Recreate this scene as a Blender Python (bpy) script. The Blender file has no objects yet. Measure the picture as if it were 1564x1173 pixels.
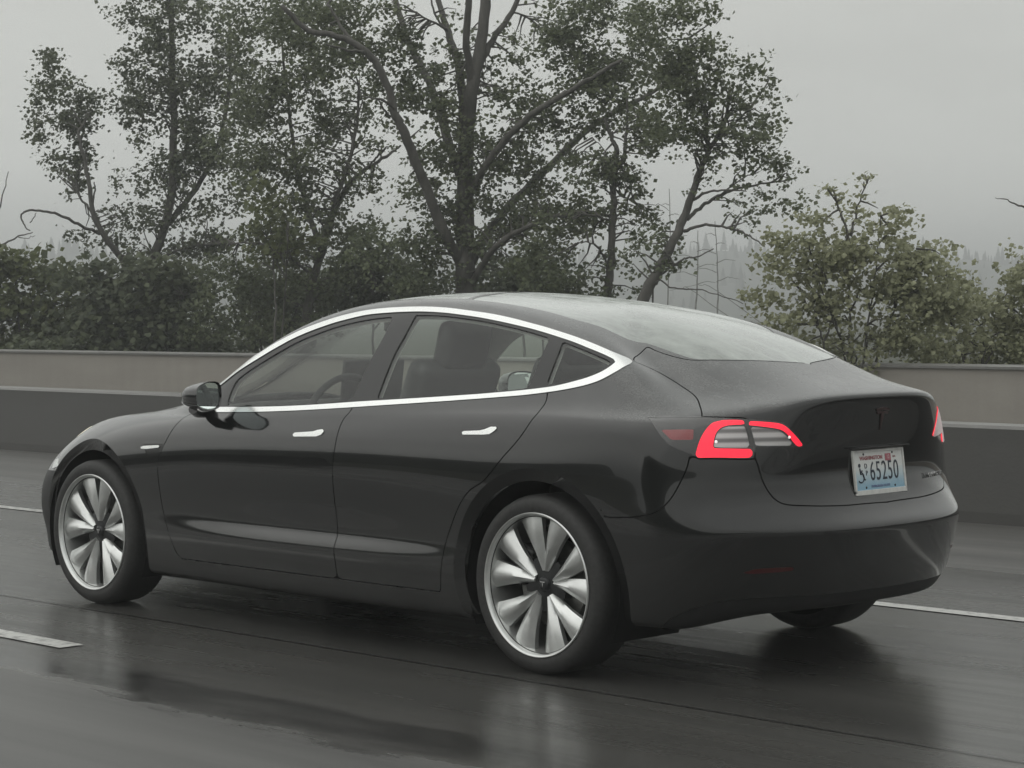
import bpy, bmesh, math, random
import numpy as np
from mathutils import Vector, Matrix, Euler
from mathutils.bvhtree import BVHTree
random.seed(7)
SC = bpy.context.scene
COL = SC.collection
PI = math.pi

# ------------------------------------------------------------------ helpers
def tag(o, label=None, cat=None, group=None, kind=None):
    if label: o['label'] = label
    if cat: o['category'] = cat
    if group: o['group'] = group
    if kind: o['kind'] = kind
    return o

def empty(name, loc=(0, 0, 0), parent=None):
    o = bpy.data.objects.new(name, None)
    COL.objects.link(o)
    o.empty_display_size = .1
    if parent is not None:
        o.parent = parent
    o.location = loc
    return o

def link(name, me, mat=None, parent=None, smooth=True):
    o = bpy.data.objects.new(name, me)
    COL.objects.link(o)
    if mat is not None:
        for m in (mat if isinstance(mat, (list, tuple)) else [mat]):
            me.materials.append(m)
    if parent is not None:
        o.parent = parent
    if smooth and len(me.polygons):
        me.polygons.foreach_set('use_smooth', [True] * len(me.polygons))
    return o

def mesh_from(name, verts, faces, mat=None, parent=None, smooth=True, normals=None):
    me = bpy.data.meshes.new(name)
    me.from_pydata([tuple(v) for v in verts], [], [tuple(f) for f in faces])
    me.update()
    o = link(name, me, mat, parent, smooth)
    if normals is not None:
        me.normals_split_custom_set_from_vertices([tuple(n) for n in normals])
    return o

def from_bm(name, bm, mat=None, parent=None, smooth=False, angle=None):
    me = bpy.data.meshes.new(name)
    bmesh.ops.recalc_face_normals(bm, faces=bm.faces[:])
    bm.to_mesh(me)
    bm.free()
    o = link(name, me, mat, parent, smooth)
    if angle is not None:
        me.polygons.foreach_set('use_smooth', [True] * len(me.polygons))
        me.set_sharp_from_angle(angle=math.radians(angle))
    return o

def bm_box(bm, c, s, rot=None, bevel=0.0, seg=2):
    r = bmesh.ops.create_cube(bm, size=1)
    vs = r['verts']
    M = Matrix.Translation(c) @ (rot.to_4x4() if rot else Matrix.Identity(4)) @ Matrix.Diagonal((*s, 1))
    bmesh.ops.transform(bm, matrix=M, verts=vs)
    if bevel:
        es = list({e for v in vs for e in v.link_edges})
        bmesh.ops.bevel(bm, geom=es, offset=bevel, segments=seg, affect='EDGES', profile=.5)

def bm_tube(bm, pts, rad, n=8, cap=True):
    """tapered tube along a polyline"""
    pts = [Vector(p) for p in pts]
    rings = []
    prev = None
    for i, p in enumerate(pts):
        d = (pts[min(i + 1, len(pts) - 1)] - pts[max(i - 1, 0)])
        if d.length < 1e-9:
            d = Vector((0, 0, 1))
        d.normalize()
        if prev is None:
            a = d.orthogonal().normalized()
        else:
            a = (prev - d * prev.dot(d))
            a = a.normalized() if a.length > 1e-6 else d.orthogonal().normalized()
        prev = a
        b = d.cross(a)
        r = rad[i] if isinstance(rad, (list, tuple)) else rad
        rings.append([bm.verts.new(p + (a * math.cos(t) + b * math.sin(t)) * r)
                      for t in [2 * PI * k / n for k in range(n)]])
    for A, B in zip(rings, rings[1:]):
        for k in range(n):
            bm.faces.new((A[k], A[(k + 1) % n], B[(k + 1) % n], B[k]))
    if cap:
        try:
            bm.faces.new(rings[0][::-1]); bm.faces.new(rings[-1])
        except ValueError:
            pass

def bm_lathe(bm, prof, n=64, axis='Y', c=(0, 0, 0), closed=False):
    """prof: list of (radius, along-axis)"""
    rings = []
    for r, h in prof:
        ring = []
        for k in range(n):
            t = 2 * PI * k / n
            a, b = r * math.cos(t), r * math.sin(t)
            ring.append(bm.verts.new(Vector(c) + (Vector((a, h, b)) if axis == 'Y' else Vector((a, b, h)))))
        rings.append(ring)
    pairs = list(zip(rings, rings[1:]))
    if closed:
        pairs.append((rings[-1], rings[0]))
    for A, B in pairs:
        for k in range(n):
            bm.faces.new((A[k], A[(k + 1) % n], B[(k + 1) % n], B[k]))

# ------------------------------------------------------------------ materials
class NT:
    """tiny node helper"""
    def __init__(s, tree):
        s.t = tree; s.n = tree.nodes; s.l = tree.links
    def new(s, typ, ins=None, **kw):
        nd = s.n.new(typ)
        for k, v in kw.items():
            setattr(nd, k, v)
        for k, v in (ins or {}).items():
            s.set(nd, k, v)
        return nd
    def set(s, nd, k, v):
        sock = nd.inputs[k]
        if isinstance(v, bpy.types.NodeSocket):
            s.l.new(v, sock)
        else:
            sock.default_value = v
    def ramp(s, fac, stops, interp='LINEAR'):
        nd = s.n.new('ShaderNodeValToRGB')
        nd.color_ramp.interpolation = interp
        e = nd.color_ramp.elements
        while len(e) < len(stops):
            e.new(.5)
        for el, (p, c) in zip(e, stops):
            el.position = p
            el.color = c if len(c) == 4 else (*c, 1)
        s.l.new(fac, nd.inputs[0])
        return nd.outputs[0]
    def noise(s, vec, scale, detail=4, rough=.55, dist=0.0):
        nd = s.new('ShaderNodeTexNoise', {'Scale': scale, 'Detail': detail, 'Roughness': rough, 'Distortion': dist})
        if vec is not None:
            s.l.new(vec, nd.inputs['Vector'])
        return nd.outputs['Fac']
    def mapping(s, vec, scale=(1, 1, 1), loc=(0, 0, 0), rot=(0, 0, 0)):
        nd = s.new('ShaderNodeMapping', {'Scale': scale, 'Location': loc, 'Rotation': rot})
        s.l.new(vec, nd.inputs['Vector'])
        return nd.outputs[0]
    def math(s, op, a, b=None, clamp=False):
        nd = s.new('ShaderNodeMath', operation=op, use_clamp=clamp)
        s.set(nd, 0, a)
        if b is not None:
            s.set(nd, 1, b)
        return nd.outputs[0]
    def mix(s, fac, a, b, blend='MIX'):
        nd = s.new('ShaderNodeMix', data_type='RGBA', blend_type=blend)
        s.set(nd, 0, fac); s.set(nd, 6, a); s.set(nd, 7, b)
        return nd.outputs[2]
    def bump(s, h, strength, dist):
        nd = s.new('ShaderNodeBump', {'Strength': strength, 'Distance': dist, 'Height': h})
        return nd.outputs[0]

def material(name):
    m = bpy.data.materials.new(name)
    m.use_nodes = True
    t = NT(m.node_tree)
    b = m.node_tree.nodes['Principled BSDF']
    return m, t, b

def simple(name, col, rough=.5, metal=0.0, noise=0.0, nscale=30, coat=0.0, spec=.5, emit=None, estr=0):
    m, t, b = material(name)
    b.inputs['Base Color'].default_value = (*col, 1)
    b.inputs['Roughness'].default_value = rough
    b.inputs['Metallic'].default_value = metal
    b.inputs['Coat Weight'].default_value = coat
    b.inputs['Coat Roughness'].default_value = .03
    b.inputs['Specular IOR Level'].default_value = spec
    if noise:
        tc = t.new('ShaderNodeTexCoord')
        f = t.noise(tc.outputs['Object'], nscale)
        c2 = tuple(min(1, c * (1 + noise)) for c in col)
        c1 = tuple(c * (1 - noise) for c in col)
        t.set(b, 'Base Color', t.ramp(f, [(.3, c1), (.7, c2)]))
        t.set(b, 'Roughness', t.math('MULTIPLY_ADD', f, .2) if False else t.math('ADD', t.math('MULTIPLY', f, .15), rough - .07))
    if emit:
        b.inputs['Emission Color'].default_value = (*emit, 1)
        b.inputs['Emission Strength'].default_value = estr
    return m
# ------------------------------------------------------------------ camera
SC.render.resolution_x, SC.render.resolution_y = 1024, 768
CAM_P = Vector((-5.55808, 6.57871, 1.34289))
_yaw, _pitch, _roll, _F = -0.7855084, -0.0334559, -0.00569194, 3300.354
_f = Vector((math.cos(_pitch) * math.cos(_yaw), math.cos(_pitch) * math.sin(_yaw), math.sin(_pitch)))
_r = _f.cross(Vector((0, 0, 1))).normalized()
_u = _r.cross(_f)
CR = _r * math.cos(_roll) + _u * math.sin(_roll)
CU = -_r * math.sin(_roll) + _u * math.cos(_roll)
CF = _f
cam_d = bpy.data.cameras.new('camera')
cam_d.sensor_width = 36
cam_d.lens = _F / 1564 * 36
cam_d.clip_start = .1
cam_d.clip_end = 6000
cam = bpy.data.objects.new('camera', cam_d)
COL.objects.link(cam)
cam.matrix_world = Matrix(((CR.x, CU.x, -CF.x, CAM_P.x), (CR.y, CU.y, -CF.y, CAM_P.y),
                           (CR.z, CU.z, -CF.z, CAM_P.z), (0, 0, 0, 1)))
SC.camera = cam

def at(px, py, d):
    """world point d metres deep along the sight line through photo position (px, py)"""
    return CAM_P + (CF + CR * ((px - 782) / _F) - CU * ((py - 586.5) / _F)) * d
# ------------------------------------------------------------------ car body surface (left half), metres
# columns run from the middle of the tail round the left side to the middle of the nose,
# rows from the under edge up to the middle line of the roof
def _tab(keys, vals, x):
    return float(np.interp(x, keys, vals))
_XK = [-.45, -.2, .1, .5, .9, 1.3, 1.7, 2.1, 2.5, 2.875, 3.2]
_W = [.888, .914, .922, .922, .922, .922, .921, .919, .917, .915, .888]
_LOW = {  # row: (dy list, z list)
    0: ([-.10, -.10, -.10, -.10, -.10, -.10, -.10, -.10, -.10, -.11, -.14],
        [.215, .185, .165, .160, .160, .160, .160, .160, .160, .160, .162]),
    1: ([-.045, -.05, -.05, -.048, -.045, -.045, -.045, -.045, -.05, -.055, -.08],
        [.235, .205, .19, .185, .185, .185, .185, .185, .185, .185, .187]),
    2: ([-.026, -.026, -.022, -.022, -.022, -.022, -.022, -.022, -.022, -.025, -.045],
        [.31, .29, .285, .285, .285, .285, .285, .285, .285, .285, .28]),
    3: ([-.010, -.012, -.010, -.008, -.004, -.003, -.003, -.006, -.010, -.010, -.020],
        [.40, .39, .385, .388, .390, .390, .388, .385, .385, .37, .355]),
    4: ([-.002, -.006, -.007, -.014, -.026, -.028, -.026, -.015, -.008, -.004, -.008],
        [.48, .47, .455, .440, .434, .434, .434, .440, .46, .45, .43]),
    5: ([.002, 0, -.003, -.012, -.024, -.026, -.024, -.014, -.004, 0, -.002],
        [.58, .57, .54, .505, .490, .488, .490, .505, .55, .55, .51]),
    6: ([0, 0, 0, -.002, -.004, -.004, -.004, -.002, 0, 0, -.002],
        [.67, .665, .65, .645, .64, .64, .64, .655, .64, .62, .57]),
    7: ([-.002, -.002, -.003, -.003, -.003, -.003, -.003, -.003, -.003, -.005, -.012],
        [.75, .75, .75, .75, .75, .745, .74, .735, .715, .685, .615]),
    8: ([-.007, -.007, -.010, -.011, -.011, -.011, -.011, -.012, -.016, -.022, -.034],
        [.82, .825, .825, .825, .825, .82, .81, .80, .785, .745, .67]),
    9: ([-.016, -.022, -.034, -.032, -.028, -.027, -.028, -.032, -.048, -.07, -.09],
        [.915, .922, .920, .905, .885, .87, .86, .85, .845, .805, .735]),
    10: ([-.042, -.046, -.058, -.055, -.050, -.046, -.046, -.055, -.112, -.152, -.188],
         [.955, .963, .962, .952, .932, .912, .900, .888, .888, .864, .797]),
}
_UP = {  # column: rows 11..16
    6: [(-.43, .806, .978), (-.385, .728, 1.047), (-.30, .624, 1.120), (-.09, .53, 1.215), (.11, .28, 1.328), (.40, 0, 1.386)],
    7: [(-.2, .822, .998), (-.19, .725, 1.11), (-.16, .642, 1.180), (.02, .53, 1.272), (.20, .29, 1.348), (.46, 0, 1.391)],
    8: [(.1, .832, .995), (.1, .715, 1.145), (.12, .615, 1.257), (.22, .50, 1.316), (.36, .28, 1.368), (.58, 0, 1.403)],
    9: [(.5, .838, .983), (.5, .70, 1.18), (.5, .57, 1.332), (.55, .47, 1.371), (.62, .26, 1.399), (.75, 0, 1.418)],
    10: [(.9, .85, .970), (.9, .705, 1.19), (.9, .553, 1.366), (.9, .46, 1.398), (.92, .25, 1.420), (.95, 0, 1.430)],
    11: [(1.3, .860, .945), (1.3, .715, 1.175), (1.3, .557, 1.360), (1.27, .46, 1.394), (1.23, .25, 1.419), (1.17, 0, 1.430)],
    12: [(1.7, .858, .928), (1.68, .735, 1.12), (1.62, .598, 1.305), (1.53, .47, 1.362), (1.45, .25, 1.402), (1.36, 0, 1.418)],
    13: [(2.1, .838, .915), (1.98, .745, 1.095), (1.83, .652, 1.223), (1.70, .48, 1.318), (1.60, .26, 1.378), (1.50, 0, 1.405)],
    14: [(2.44, .76, .900), (2.16, .742, .985), (1.99, .64, 1.135), (1.84, .42, 1.27), (1.70, .24, 1.365), (1.60, 0, 1.402)],
    15: [(2.86, .70, .875), (2.50, .63, .908), (2.20, .53, 1.0), (1.99, .35, 1.20), (1.80, .20, 1.33), (1.67, 0, 1.385)],
    16: [(3.18, .64, .815), (2.82, .55, .872), (2.38, .42, .938), (2.10, .28, 1.15), (1.87, .16, 1.30), (1.72, 0, 1.37)],
}
_REAR = [  # rows 0..16, columns 0..5
    [(-.86, 0, .262), (-.85, .24, .261), (-.80, .40, .258), (-.725, .525, .250), (-.64, .645, .225), (-.545, .745, .200)],
    [(-.91, 0, .275), (-.895, .24, .274), (-.842, .42, .271), (-.765, .55, .266), (-.675, .67, .244), (-.568, .785, .220)],
    [(-.945, 0, .345), (-.93, .25, .345), (-.878, .435, .342), (-.805, .57, .337), (-.71, .70, .326), (-.59, .815, .315)],
    [(-.965, 0, .42), (-.95, .25, .42), (-.898, .445, .423), (-.825, .585, .428), (-.728, .72, .43), (-.605, .832, .42)],
    [(-.984, 0, .535), (-.970, .25, .535), (-.921, .452, .538), (-.844, .60, .542), (-.745, .735, .54), (-.612, .840, .50)],
    [(-.986, 0, .570), (-.972, .25, .570), (-.922, .45, .574), (-.843, .60, .58), (-.74, .732, .584), (-.612, .845, .585)],
    [(-.935, 0, .622), (-.922, .25, .623), (-.876, .44, .630), (-.805, .585, .640), (-.717, .72, .653), (-.602, .838, .664)],
    [(-.886, 0, .715), (-.878, .25, .715), (-.846, .435, .72), (-.780, .585, .715), (-.705, .715, .735), (-.592, .831, .745)],
    [(-.886, 0, .855), (-.878, .25, .855), (-.845, .44, .85), (-.775, .585, .81), (-.70, .712, .825), (-.585, .826, .83)],
    [(-.910, 0, .985), (-.900, .25, .983), (-.852, .42, .972), (-.774, .557, .948), (-.69, .695, .922), (-.572, .808, .92)],
    [(-.915, 0, 1.026), (-.904, .25, 1.023), (-.851, .412, 1.008), (-.768, .538, .980), (-.685, .672, .962), (-.565, .785, .955)],
    [(-.897, 0, 1.044), (-.887, .25, 1.041), (-.832, .40, 1.026), (-.755, .52, 1.002), (-.665, .65, .985), (-.545, .745, .975)],
    [(-.78, 0, 1.073), (-.775, .24, 1.069), (-.74, .39, 1.044), (-.685, .50, 1.024), (-.60, .605, 1.009), (-.50, .68, 1.012)],
    [(-.63, 0, 1.116), (-.625, .22, 1.112), (-.60, .36, 1.092), (-.55, .465, 1.074), (-.48, .54, 1.061), (-.40, .583, 1.068)],
    [(-.36, 0, 1.222), (-.355, .2, 1.218), (-.33, .32, 1.207), (-.29, .41, 1.190), (-.23, .475, 1.180), (-.165, .51, 1.181)],
    [(0, 0, 1.325), (0, .11, 1.323), (.01, .18, 1.320), (.03, .22, 1.318), (.05, .25, 1.316), (.08, .27, 1.318)],
    [(.33, 0, 1.378), (.335, 0, 1.378), (.34, 0, 1.379), (.35, 0, 1.380), (.36, 0, 1.382), (.38, 0, 1.384)],
]
_F17 = [(3.43, .70, .165), (3.45, .76, .19), (3.445, .77, .28), (3.455, .79, .36), (3.46, .80, .43), (3.46, .80, .50),
        (3.45, .79, .56), (3.43, .775, .605), (3.40, .75, .65), (3.37, .70, .70), (3.34, .63, .745), (3.30, .565, .77),
        (2.95, .46, .855), (2.48, .34, .938), (2.15, .22, 1.14), (1.90, .12, 1.29), (1.75, 0, 1.36)]
_F18 = [(3.60, .58, .165), (3.63, .62, .185), (3.63, .63, .26), (3.643, .645, .35), (3.643, .645, .41), (3.632, .635, .49),
        (3.605, .615, .55), (3.57, .60, .605), (3.55, .585, .655), (3.50, .55, .70), (3.43, .50, .735), (3.35, .45, .77),
        (3.0, .37, .858), (2.53, .27, .945), (2.17, .17, 1.14), (1.91, .09, 1.29), (1.76, 0, 1.36)]
_F19 = [(3.61, .35, .165), (3.645, .38, .185), (3.68, .40, .26), (3.695, .41, .34), (3.70, .41, .41), (3.695, .41, .49),
        (3.68, .405, .55), (3.645, .40, .605), (3.605, .385, .65), (3.54, .365, .69), (3.46, .34, .727), (3.36, .31, .765),
        (3.02, .25, .858), (2.55, .18, .945), (2.18, .11, 1.14), (1.92, .06, 1.29), (1.765, 0, 1.358)]
def _front(base, k, dx):
    return [(x + dx * (1 if i < 12 else .3), y * k, z) for i, (x, y, z) in enumerate(base)]

def control_net():
    P = np.zeros((17, 22, 3))
    for r in range(17):
        for c in range(6):
            P[r, c] = _REAR[r][c]
    for c in range(6, 17):
        x = _XK[c - 6]
        for r in range(11):
            dy, z = _LOW[r]
            P[r, c] = (x, _W[c - 6] + dy[c - 6], z[c - 6])
        for k in range(6):
            P[11 + k, c] = _UP[c][k]
    P[:, 17] = _F17
    P[:, 18] = _F18
    P[:, 19] = _F19
    P[:, 20] = _front(_F19, .5, .014)
    P[:, 21] = _front(_F19, 0, .019)
    return P

def _pad(P):
    m = np.array([1, -1, 1])
    R = np.concatenate([P[:, 2:0:-1] * m, P, P[:, -2:-4:-1] * m], 1)        # mirror at tail and nose
    low1 = 2 * R[0] - R[1]
    low2 = 2 * low1 - R[0]
    return np.concatenate([low2[None], low1[None], R, (R[-2] * m)[None], (R[-3] * m)[None]], 0)

def _basis(n, sub):
    """uniform cubic B-spline evaluated at sub steps per span; padded by 2"""
    t = np.linspace(0, n - 1, (n - 1) * sub + 1)
    i = np.minimum(np.floor(t).astype(int), n - 2)
    f = t - i
    B = np.zeros((len(t), n + 4))
    D = np.zeros_like(B)
    w = [(1 - f) ** 3 / 6, (3 * f ** 3 - 6 * f ** 2 + 4) / 6, (-3 * f ** 3 + 3 * f ** 2 + 3 * f + 1) / 6, f ** 3 / 6]
    d = [-(1 - f) ** 2 / 2, (9 * f ** 2 - 12 * f) / 6, (-9 * f ** 2 + 6 * f + 3) / 6, f ** 2 / 2]
    for k in range(4):
        B[np.arange(len(t)), i + 1 + k] += w[k]
        D[np.arange(len(t)), i + 1 + k] += d[k]
    return B, D

def body_surface(su, sv, comp=1):
    P0 = control_net()
    B1u, _ = _basis(22, 1)
    B1v, _ = _basis(17, 1)
    C = P0.copy()
    for _ in range(comp):                                 # pull the limit surface back onto the net
        S = np.einsum('ri,cj,ijk->rck', B1v, B1u, _pad(C))
        C = C + .7 * (P0 - S)
        C[:, [0, -1], 1] = 0
        C[-1, :, 1] = 0
    Q = _pad(C)
    Bu, Du = _basis(22, su)
    Bv, Dv = _basis(17, sv)
    S = np.einsum('ri,cj,ijk->rck', Bv, Bu, Q)
    Su = np.einsum('ri,cj,ijk->rck', Bv, Du, Q)
    Sv = np.einsum('ri,cj,ijk->rck', Dv, Bu, Q)
    N = np.cross(Su, Sv)
    N /= np.linalg.norm(N, axis=2, keepdims=True) + 1e-12
    return S, N
# outlines of panels, glass and lamps as (column, row) positions on the body surface
OUTL = {
    'chrome_outer': [(13.708, 12.042), (13.542, 12.208), (13.375, 12.375), (13.375, 12.625), (12.957, 12.554), (12.786, 12.682), (12.599, 12.784), (12.409, 12.866), (12.221, 12.944), (12.01, 12.982), (11.82, 13.016), (11.638, 13.052), (11.439, 13.075), (11.256, 13.094), (11.073, 13.105), (10.78, 13.104), (10.471, 13.102), (10.172, 13.109), (9.862, 13.1), (9.484, 13.067), (9.293, 13.066), (9.113, 13.07), (8.919, 13.066), (8.729, 13.063), (8.536, 13.061), (8.338, 13.075), (8.077, 13.084), (7.794, 13.103), (7.511, 13.11), (7.264, 13.114), (6.894, 13.137), (6.197, 13.295), (6.623, 12.727), (6.777, 12.396), (6.913, 12.078), (7.048, 11.831), (7.219, 11.644), (7.415, 11.501), (7.593, 11.403), (7.78, 11.321), (8.12, 11.202), (8.463, 11.118), (8.809, 11.044), (9.316, 10.955), (9.859, 10.886), (10.439, 10.838), (11.03, 10.812), (11.568, 10.786), (12.111, 10.757), (12.707, 10.742)],
    'chrome_inner': [(13.316, 11.707), (13.212, 11.868), (13.064, 12.061), (12.872, 12.186), (12.699, 12.304), (12.543, 12.428), (12.382, 12.538), (12.227, 12.639), (12.045, 12.707), (11.861, 12.76), (11.686, 12.796), (11.518, 12.832), (11.331, 12.856), (11.16, 12.881), (10.99, 12.903), (10.706, 12.902), (10.405, 12.908), (10.17, 12.916), (9.803, 12.904), (9.612, 12.888), (9.431, 12.877), (9.242, 12.869), (9.057, 12.86), (8.871, 12.856), (8.685, 12.856), (8.498, 12.863), (8.303, 12.864), (8.048, 12.86), (7.772, 12.859), (7.475, 12.832), (7.155, 12.821), (6.852, 12.784), (6.949, 12.483), (7.031, 12.253), (7.118, 12.064), (7.281, 11.839), (7.47, 11.673), (7.639, 11.551), (7.82, 11.455), (8.157, 11.338), (8.497, 11.248), (8.84, 11.175), (9.349, 11.098), (9.892, 11.043), (10.474, 11.018), (11.065, 10.995), (11.606, 10.989), (12.16, 10.995), (12.744, 11.009)],
    'glass_front': [(12.826, 11.788), (12.688, 11.983), (12.549, 12.117), (12.262, 12.364), (11.995, 12.533), (11.675, 12.63), (11.442, 12.687), (11.197, 12.724), (10.856, 12.763), (10.557, 12.777), (10.51, 12.412), (10.503, 12.074), (10.515, 11.781), (10.515, 11.439), (10.526, 11.067), (11.075, 11.037), (11.616, 11.034), (12.173, 11.044), (12.598, 11.057)],
    'glass_rear': [(10.224, 12.814), (9.885, 12.824), (9.546, 12.806), (9.239, 12.794), (8.92, 12.777), (8.588, 12.768), (8.169, 12.748), (8.17, 12.326), (8.142, 11.842), (8.114, 11.416), (8.338, 11.328), (8.85, 11.215), (9.359, 11.138), (9.901, 11.078), (10.136, 11.064), (10.175, 11.616), (10.199, 11.966), (10.197, 12.319)],
    'glass_quarter': [(7.964, 12.766), (7.654, 12.732), (7.326, 12.695), (6.975, 12.672), (7.042, 12.356), (7.184, 12.064), (7.367, 11.841), (7.597, 11.658), (7.879, 11.513), (7.924, 12.013)],
    'front_door': [(10.459, 10.946), (11.044, 10.892), (11.585, 10.887), (12.131, 10.87), (12.682, 10.857), (13.012, 10.86), (13.242, 10.774), (13.373, 8.749), (13.451, 7.707), (13.56, 6.655), (13.573, 5.594), (13.498, 3.978), (13.335, 2.147), (13.248, 1.79), (10.575, 1.788), (10.575, 5.022), (10.575, 6.537), (10.55, 7.681), (10.516, 9.834), (10.441, 10.849)],
    'rear_door': [(10.459, 10.946), (10.441, 10.849), (10.516, 9.834), (10.55, 7.681), (10.575, 6.537), (10.575, 5.022), (10.575, 1.788), (9.054, 1.79), (8.992, 2.963), (8.931, 4.464), (8.808, 5.36), (8.61, 6.136), (8.376, 6.609), (8.115, 7.736), (7.872, 8.762), (7.769, 9.81), (7.752, 10.611), (7.745, 11.029), (7.808, 11.381), (8.308, 11.217), (8.824, 11.109), (9.332, 11.028), (9.874, 10.964)],
    'handle_front': [(11.255, 8.258), (11.22, 8.569), (10.915, 8.688), (10.83, 8.866), (10.737, 8.868), (10.782, 8.47), (10.835, 8.31)],
    'handle_rear': [(8.769, 8.584), (8.743, 8.75), (8.454, 8.798), (8.376, 8.98), (8.253, 8.991), (8.32, 8.687), (8.377, 8.609)],
    'camera_bar': [(13.954, 7.332), (13.882, 7.464), (13.529, 7.499), (13.528, 7.345), (13.823, 7.255)],
    'camera_dark': [(13.901, 7.604), (13.445, 7.575), (13.582, 6.949), (13.788, 6.798), (13.836, 7.256)],
    'lamp': [(5.736, 10.53), (5.373, 10.628), (4.99, 10.601), (4.375, 10.313), (3.895, 9.968), (3.409, 9.532), (2.839, 9.14), (2.438, 8.897), (2.259, 8.721), (2.09, 8.508), (1.937, 8.299), (1.792, 8.073), (1.849, 8.037), (2.015, 8.069), (2.591, 8.223), (3.024, 8.326), (3.021, 8.181), (3.06, 8.01), (3.708, 8.01), (4.37, 7.96), (4.442, 8.048), (4.768, 8.252), (5.035, 8.473), (5.345, 9.102)],
    'red_outer': [(4.427, 8.048), (4.345, 8.557), (4.236, 9.034), (4.095, 9.592), (3.884, 9.733), (3.641, 9.62), (3.387, 9.418), (3.344, 9.127), (3.54, 9.209), (3.752, 9.246), (3.897, 9.158), (3.983, 8.919), (4.022, 8.626), (4.039, 8.326), (3.56, 8.315), (3.131, 8.276), (3.078, 8.189), (3.077, 8.031), (3.708, 8.03), (4.365, 7.979)],
    'red_inner': [(3.271, 9.302), (2.833, 9.066), (2.467, 8.87), (2.325, 8.74), (2.177, 8.558), (1.988, 8.319), (1.828, 8.089), (1.866, 8.054), (1.966, 8.076), (2.095, 8.244), (2.221, 8.438), (2.34, 8.582), (2.47, 8.689), (2.814, 8.861), (3.231, 9.062)],
    'reflector_side': [(5.266, 9.184), (4.487, 9.134), (4.483, 8.642), (4.982, 8.653)],
    'lamp_mid_outer': [(3.733, 9.177), (3.331, 9.06), (3.144, 8.307), (4.015, 8.365), (4.0, 8.62), (3.953, 8.903), (3.876, 9.092)],
    'lamp_mid_inner': [(3.202, 8.99), (2.81, 8.815), (2.475, 8.649), (2.24, 8.406), (2.05, 8.111), (2.593, 8.253), (3.019, 8.356)],
    'trunk_lid': [(-0.5, 13.02), (-0.125, 13.201), (0.65, 13.348), (1.611, 13.528), (2.464, 13.672), (3.094, 13.757), (3.553, 13.893), (4.183, 14.1), (4.512, 14.187), (5.729, 13.684), (6.192, 13.286), (5.541, 13.464), (5.021, 13.427), (4.72, 13.231), (4.52, 12.931), (4.412, 12.714), (4.364, 12.419), (4.382, 11.799), (4.372, 10.45), (3.899, 10.074), (3.364, 9.562), (3.216, 8.786), (3.084, 8.372), (3.019, 8.144), (3.002, 7.993), (2.922, 7.744), (2.822, 7.219), (2.702, 6.759), (2.567, 6.442), (2.371, 6.27), (1.905, 6.208), (0.98, 6.169), (0.449, 6.174), (-0.5, 6.12)],
    'rear_window': [(-0.5, 13.05), (-0.125, 13.208), (0.619, 13.369), (1.581, 13.544), (2.436, 13.688), (2.931, 13.775), (3.242, 13.911), (3.678, 14.105), (4.547, 14.3), (6.865, 14.17), (7.871, 14.055), (8.34, 14.067), (9.7, 13.95), (9.8, 14.6), (9.85, 15.3), (9.9, 17.0), (-0.5, 17.0)],
    'glass_edge': [(4.556, 14.291), (6.865, 14.17), (7.869, 14.036), (8.794, 13.958), (9.26, 13.985)],
    'rear_bumper': [(6.511, 5.655), (6.416, 5.332), (6.169, 5.335), (5.849, 5.384), (5.392, 5.596), (5.048, 6.141), (4.762, 7.014), (4.605, 7.64), (4.558, 7.994), (4.442, 8.011), (4.37, 7.931), (3.708, 7.984), (3.042, 7.979), (3.002, 7.993), (2.922, 7.744), (2.822, 7.219), (2.702, 6.759), (2.567, 6.442), (2.371, 6.27), (1.905, 6.208), (0.98, 6.169), (0.449, 6.174), (-0.5, 6.12), (-0.5, -1.0), (6.6, -1.0), (6.484, 1.99), (6.271, 3.289), (6.335, 4.534)],
    'bumper_reflector': [(3.53, 2.884), (3.286, 2.995), (2.836, 3.039), (2.305, 3.059), (2.359, 2.924), (2.829, 2.881), (3.282, 2.85)],
    'diffuser': [(-0.5, 1.75), (2.0, 1.8), (3.6, 1.9), (4.6, 1.7), (5.3, 1.0), (5.6, -1.0), (-0.5, -1.0)],
    'plate': [(0.738, 7.861), (-0.125, 7.813), (-0.125, 6.375), (0.683, 6.506)],
}
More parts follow.
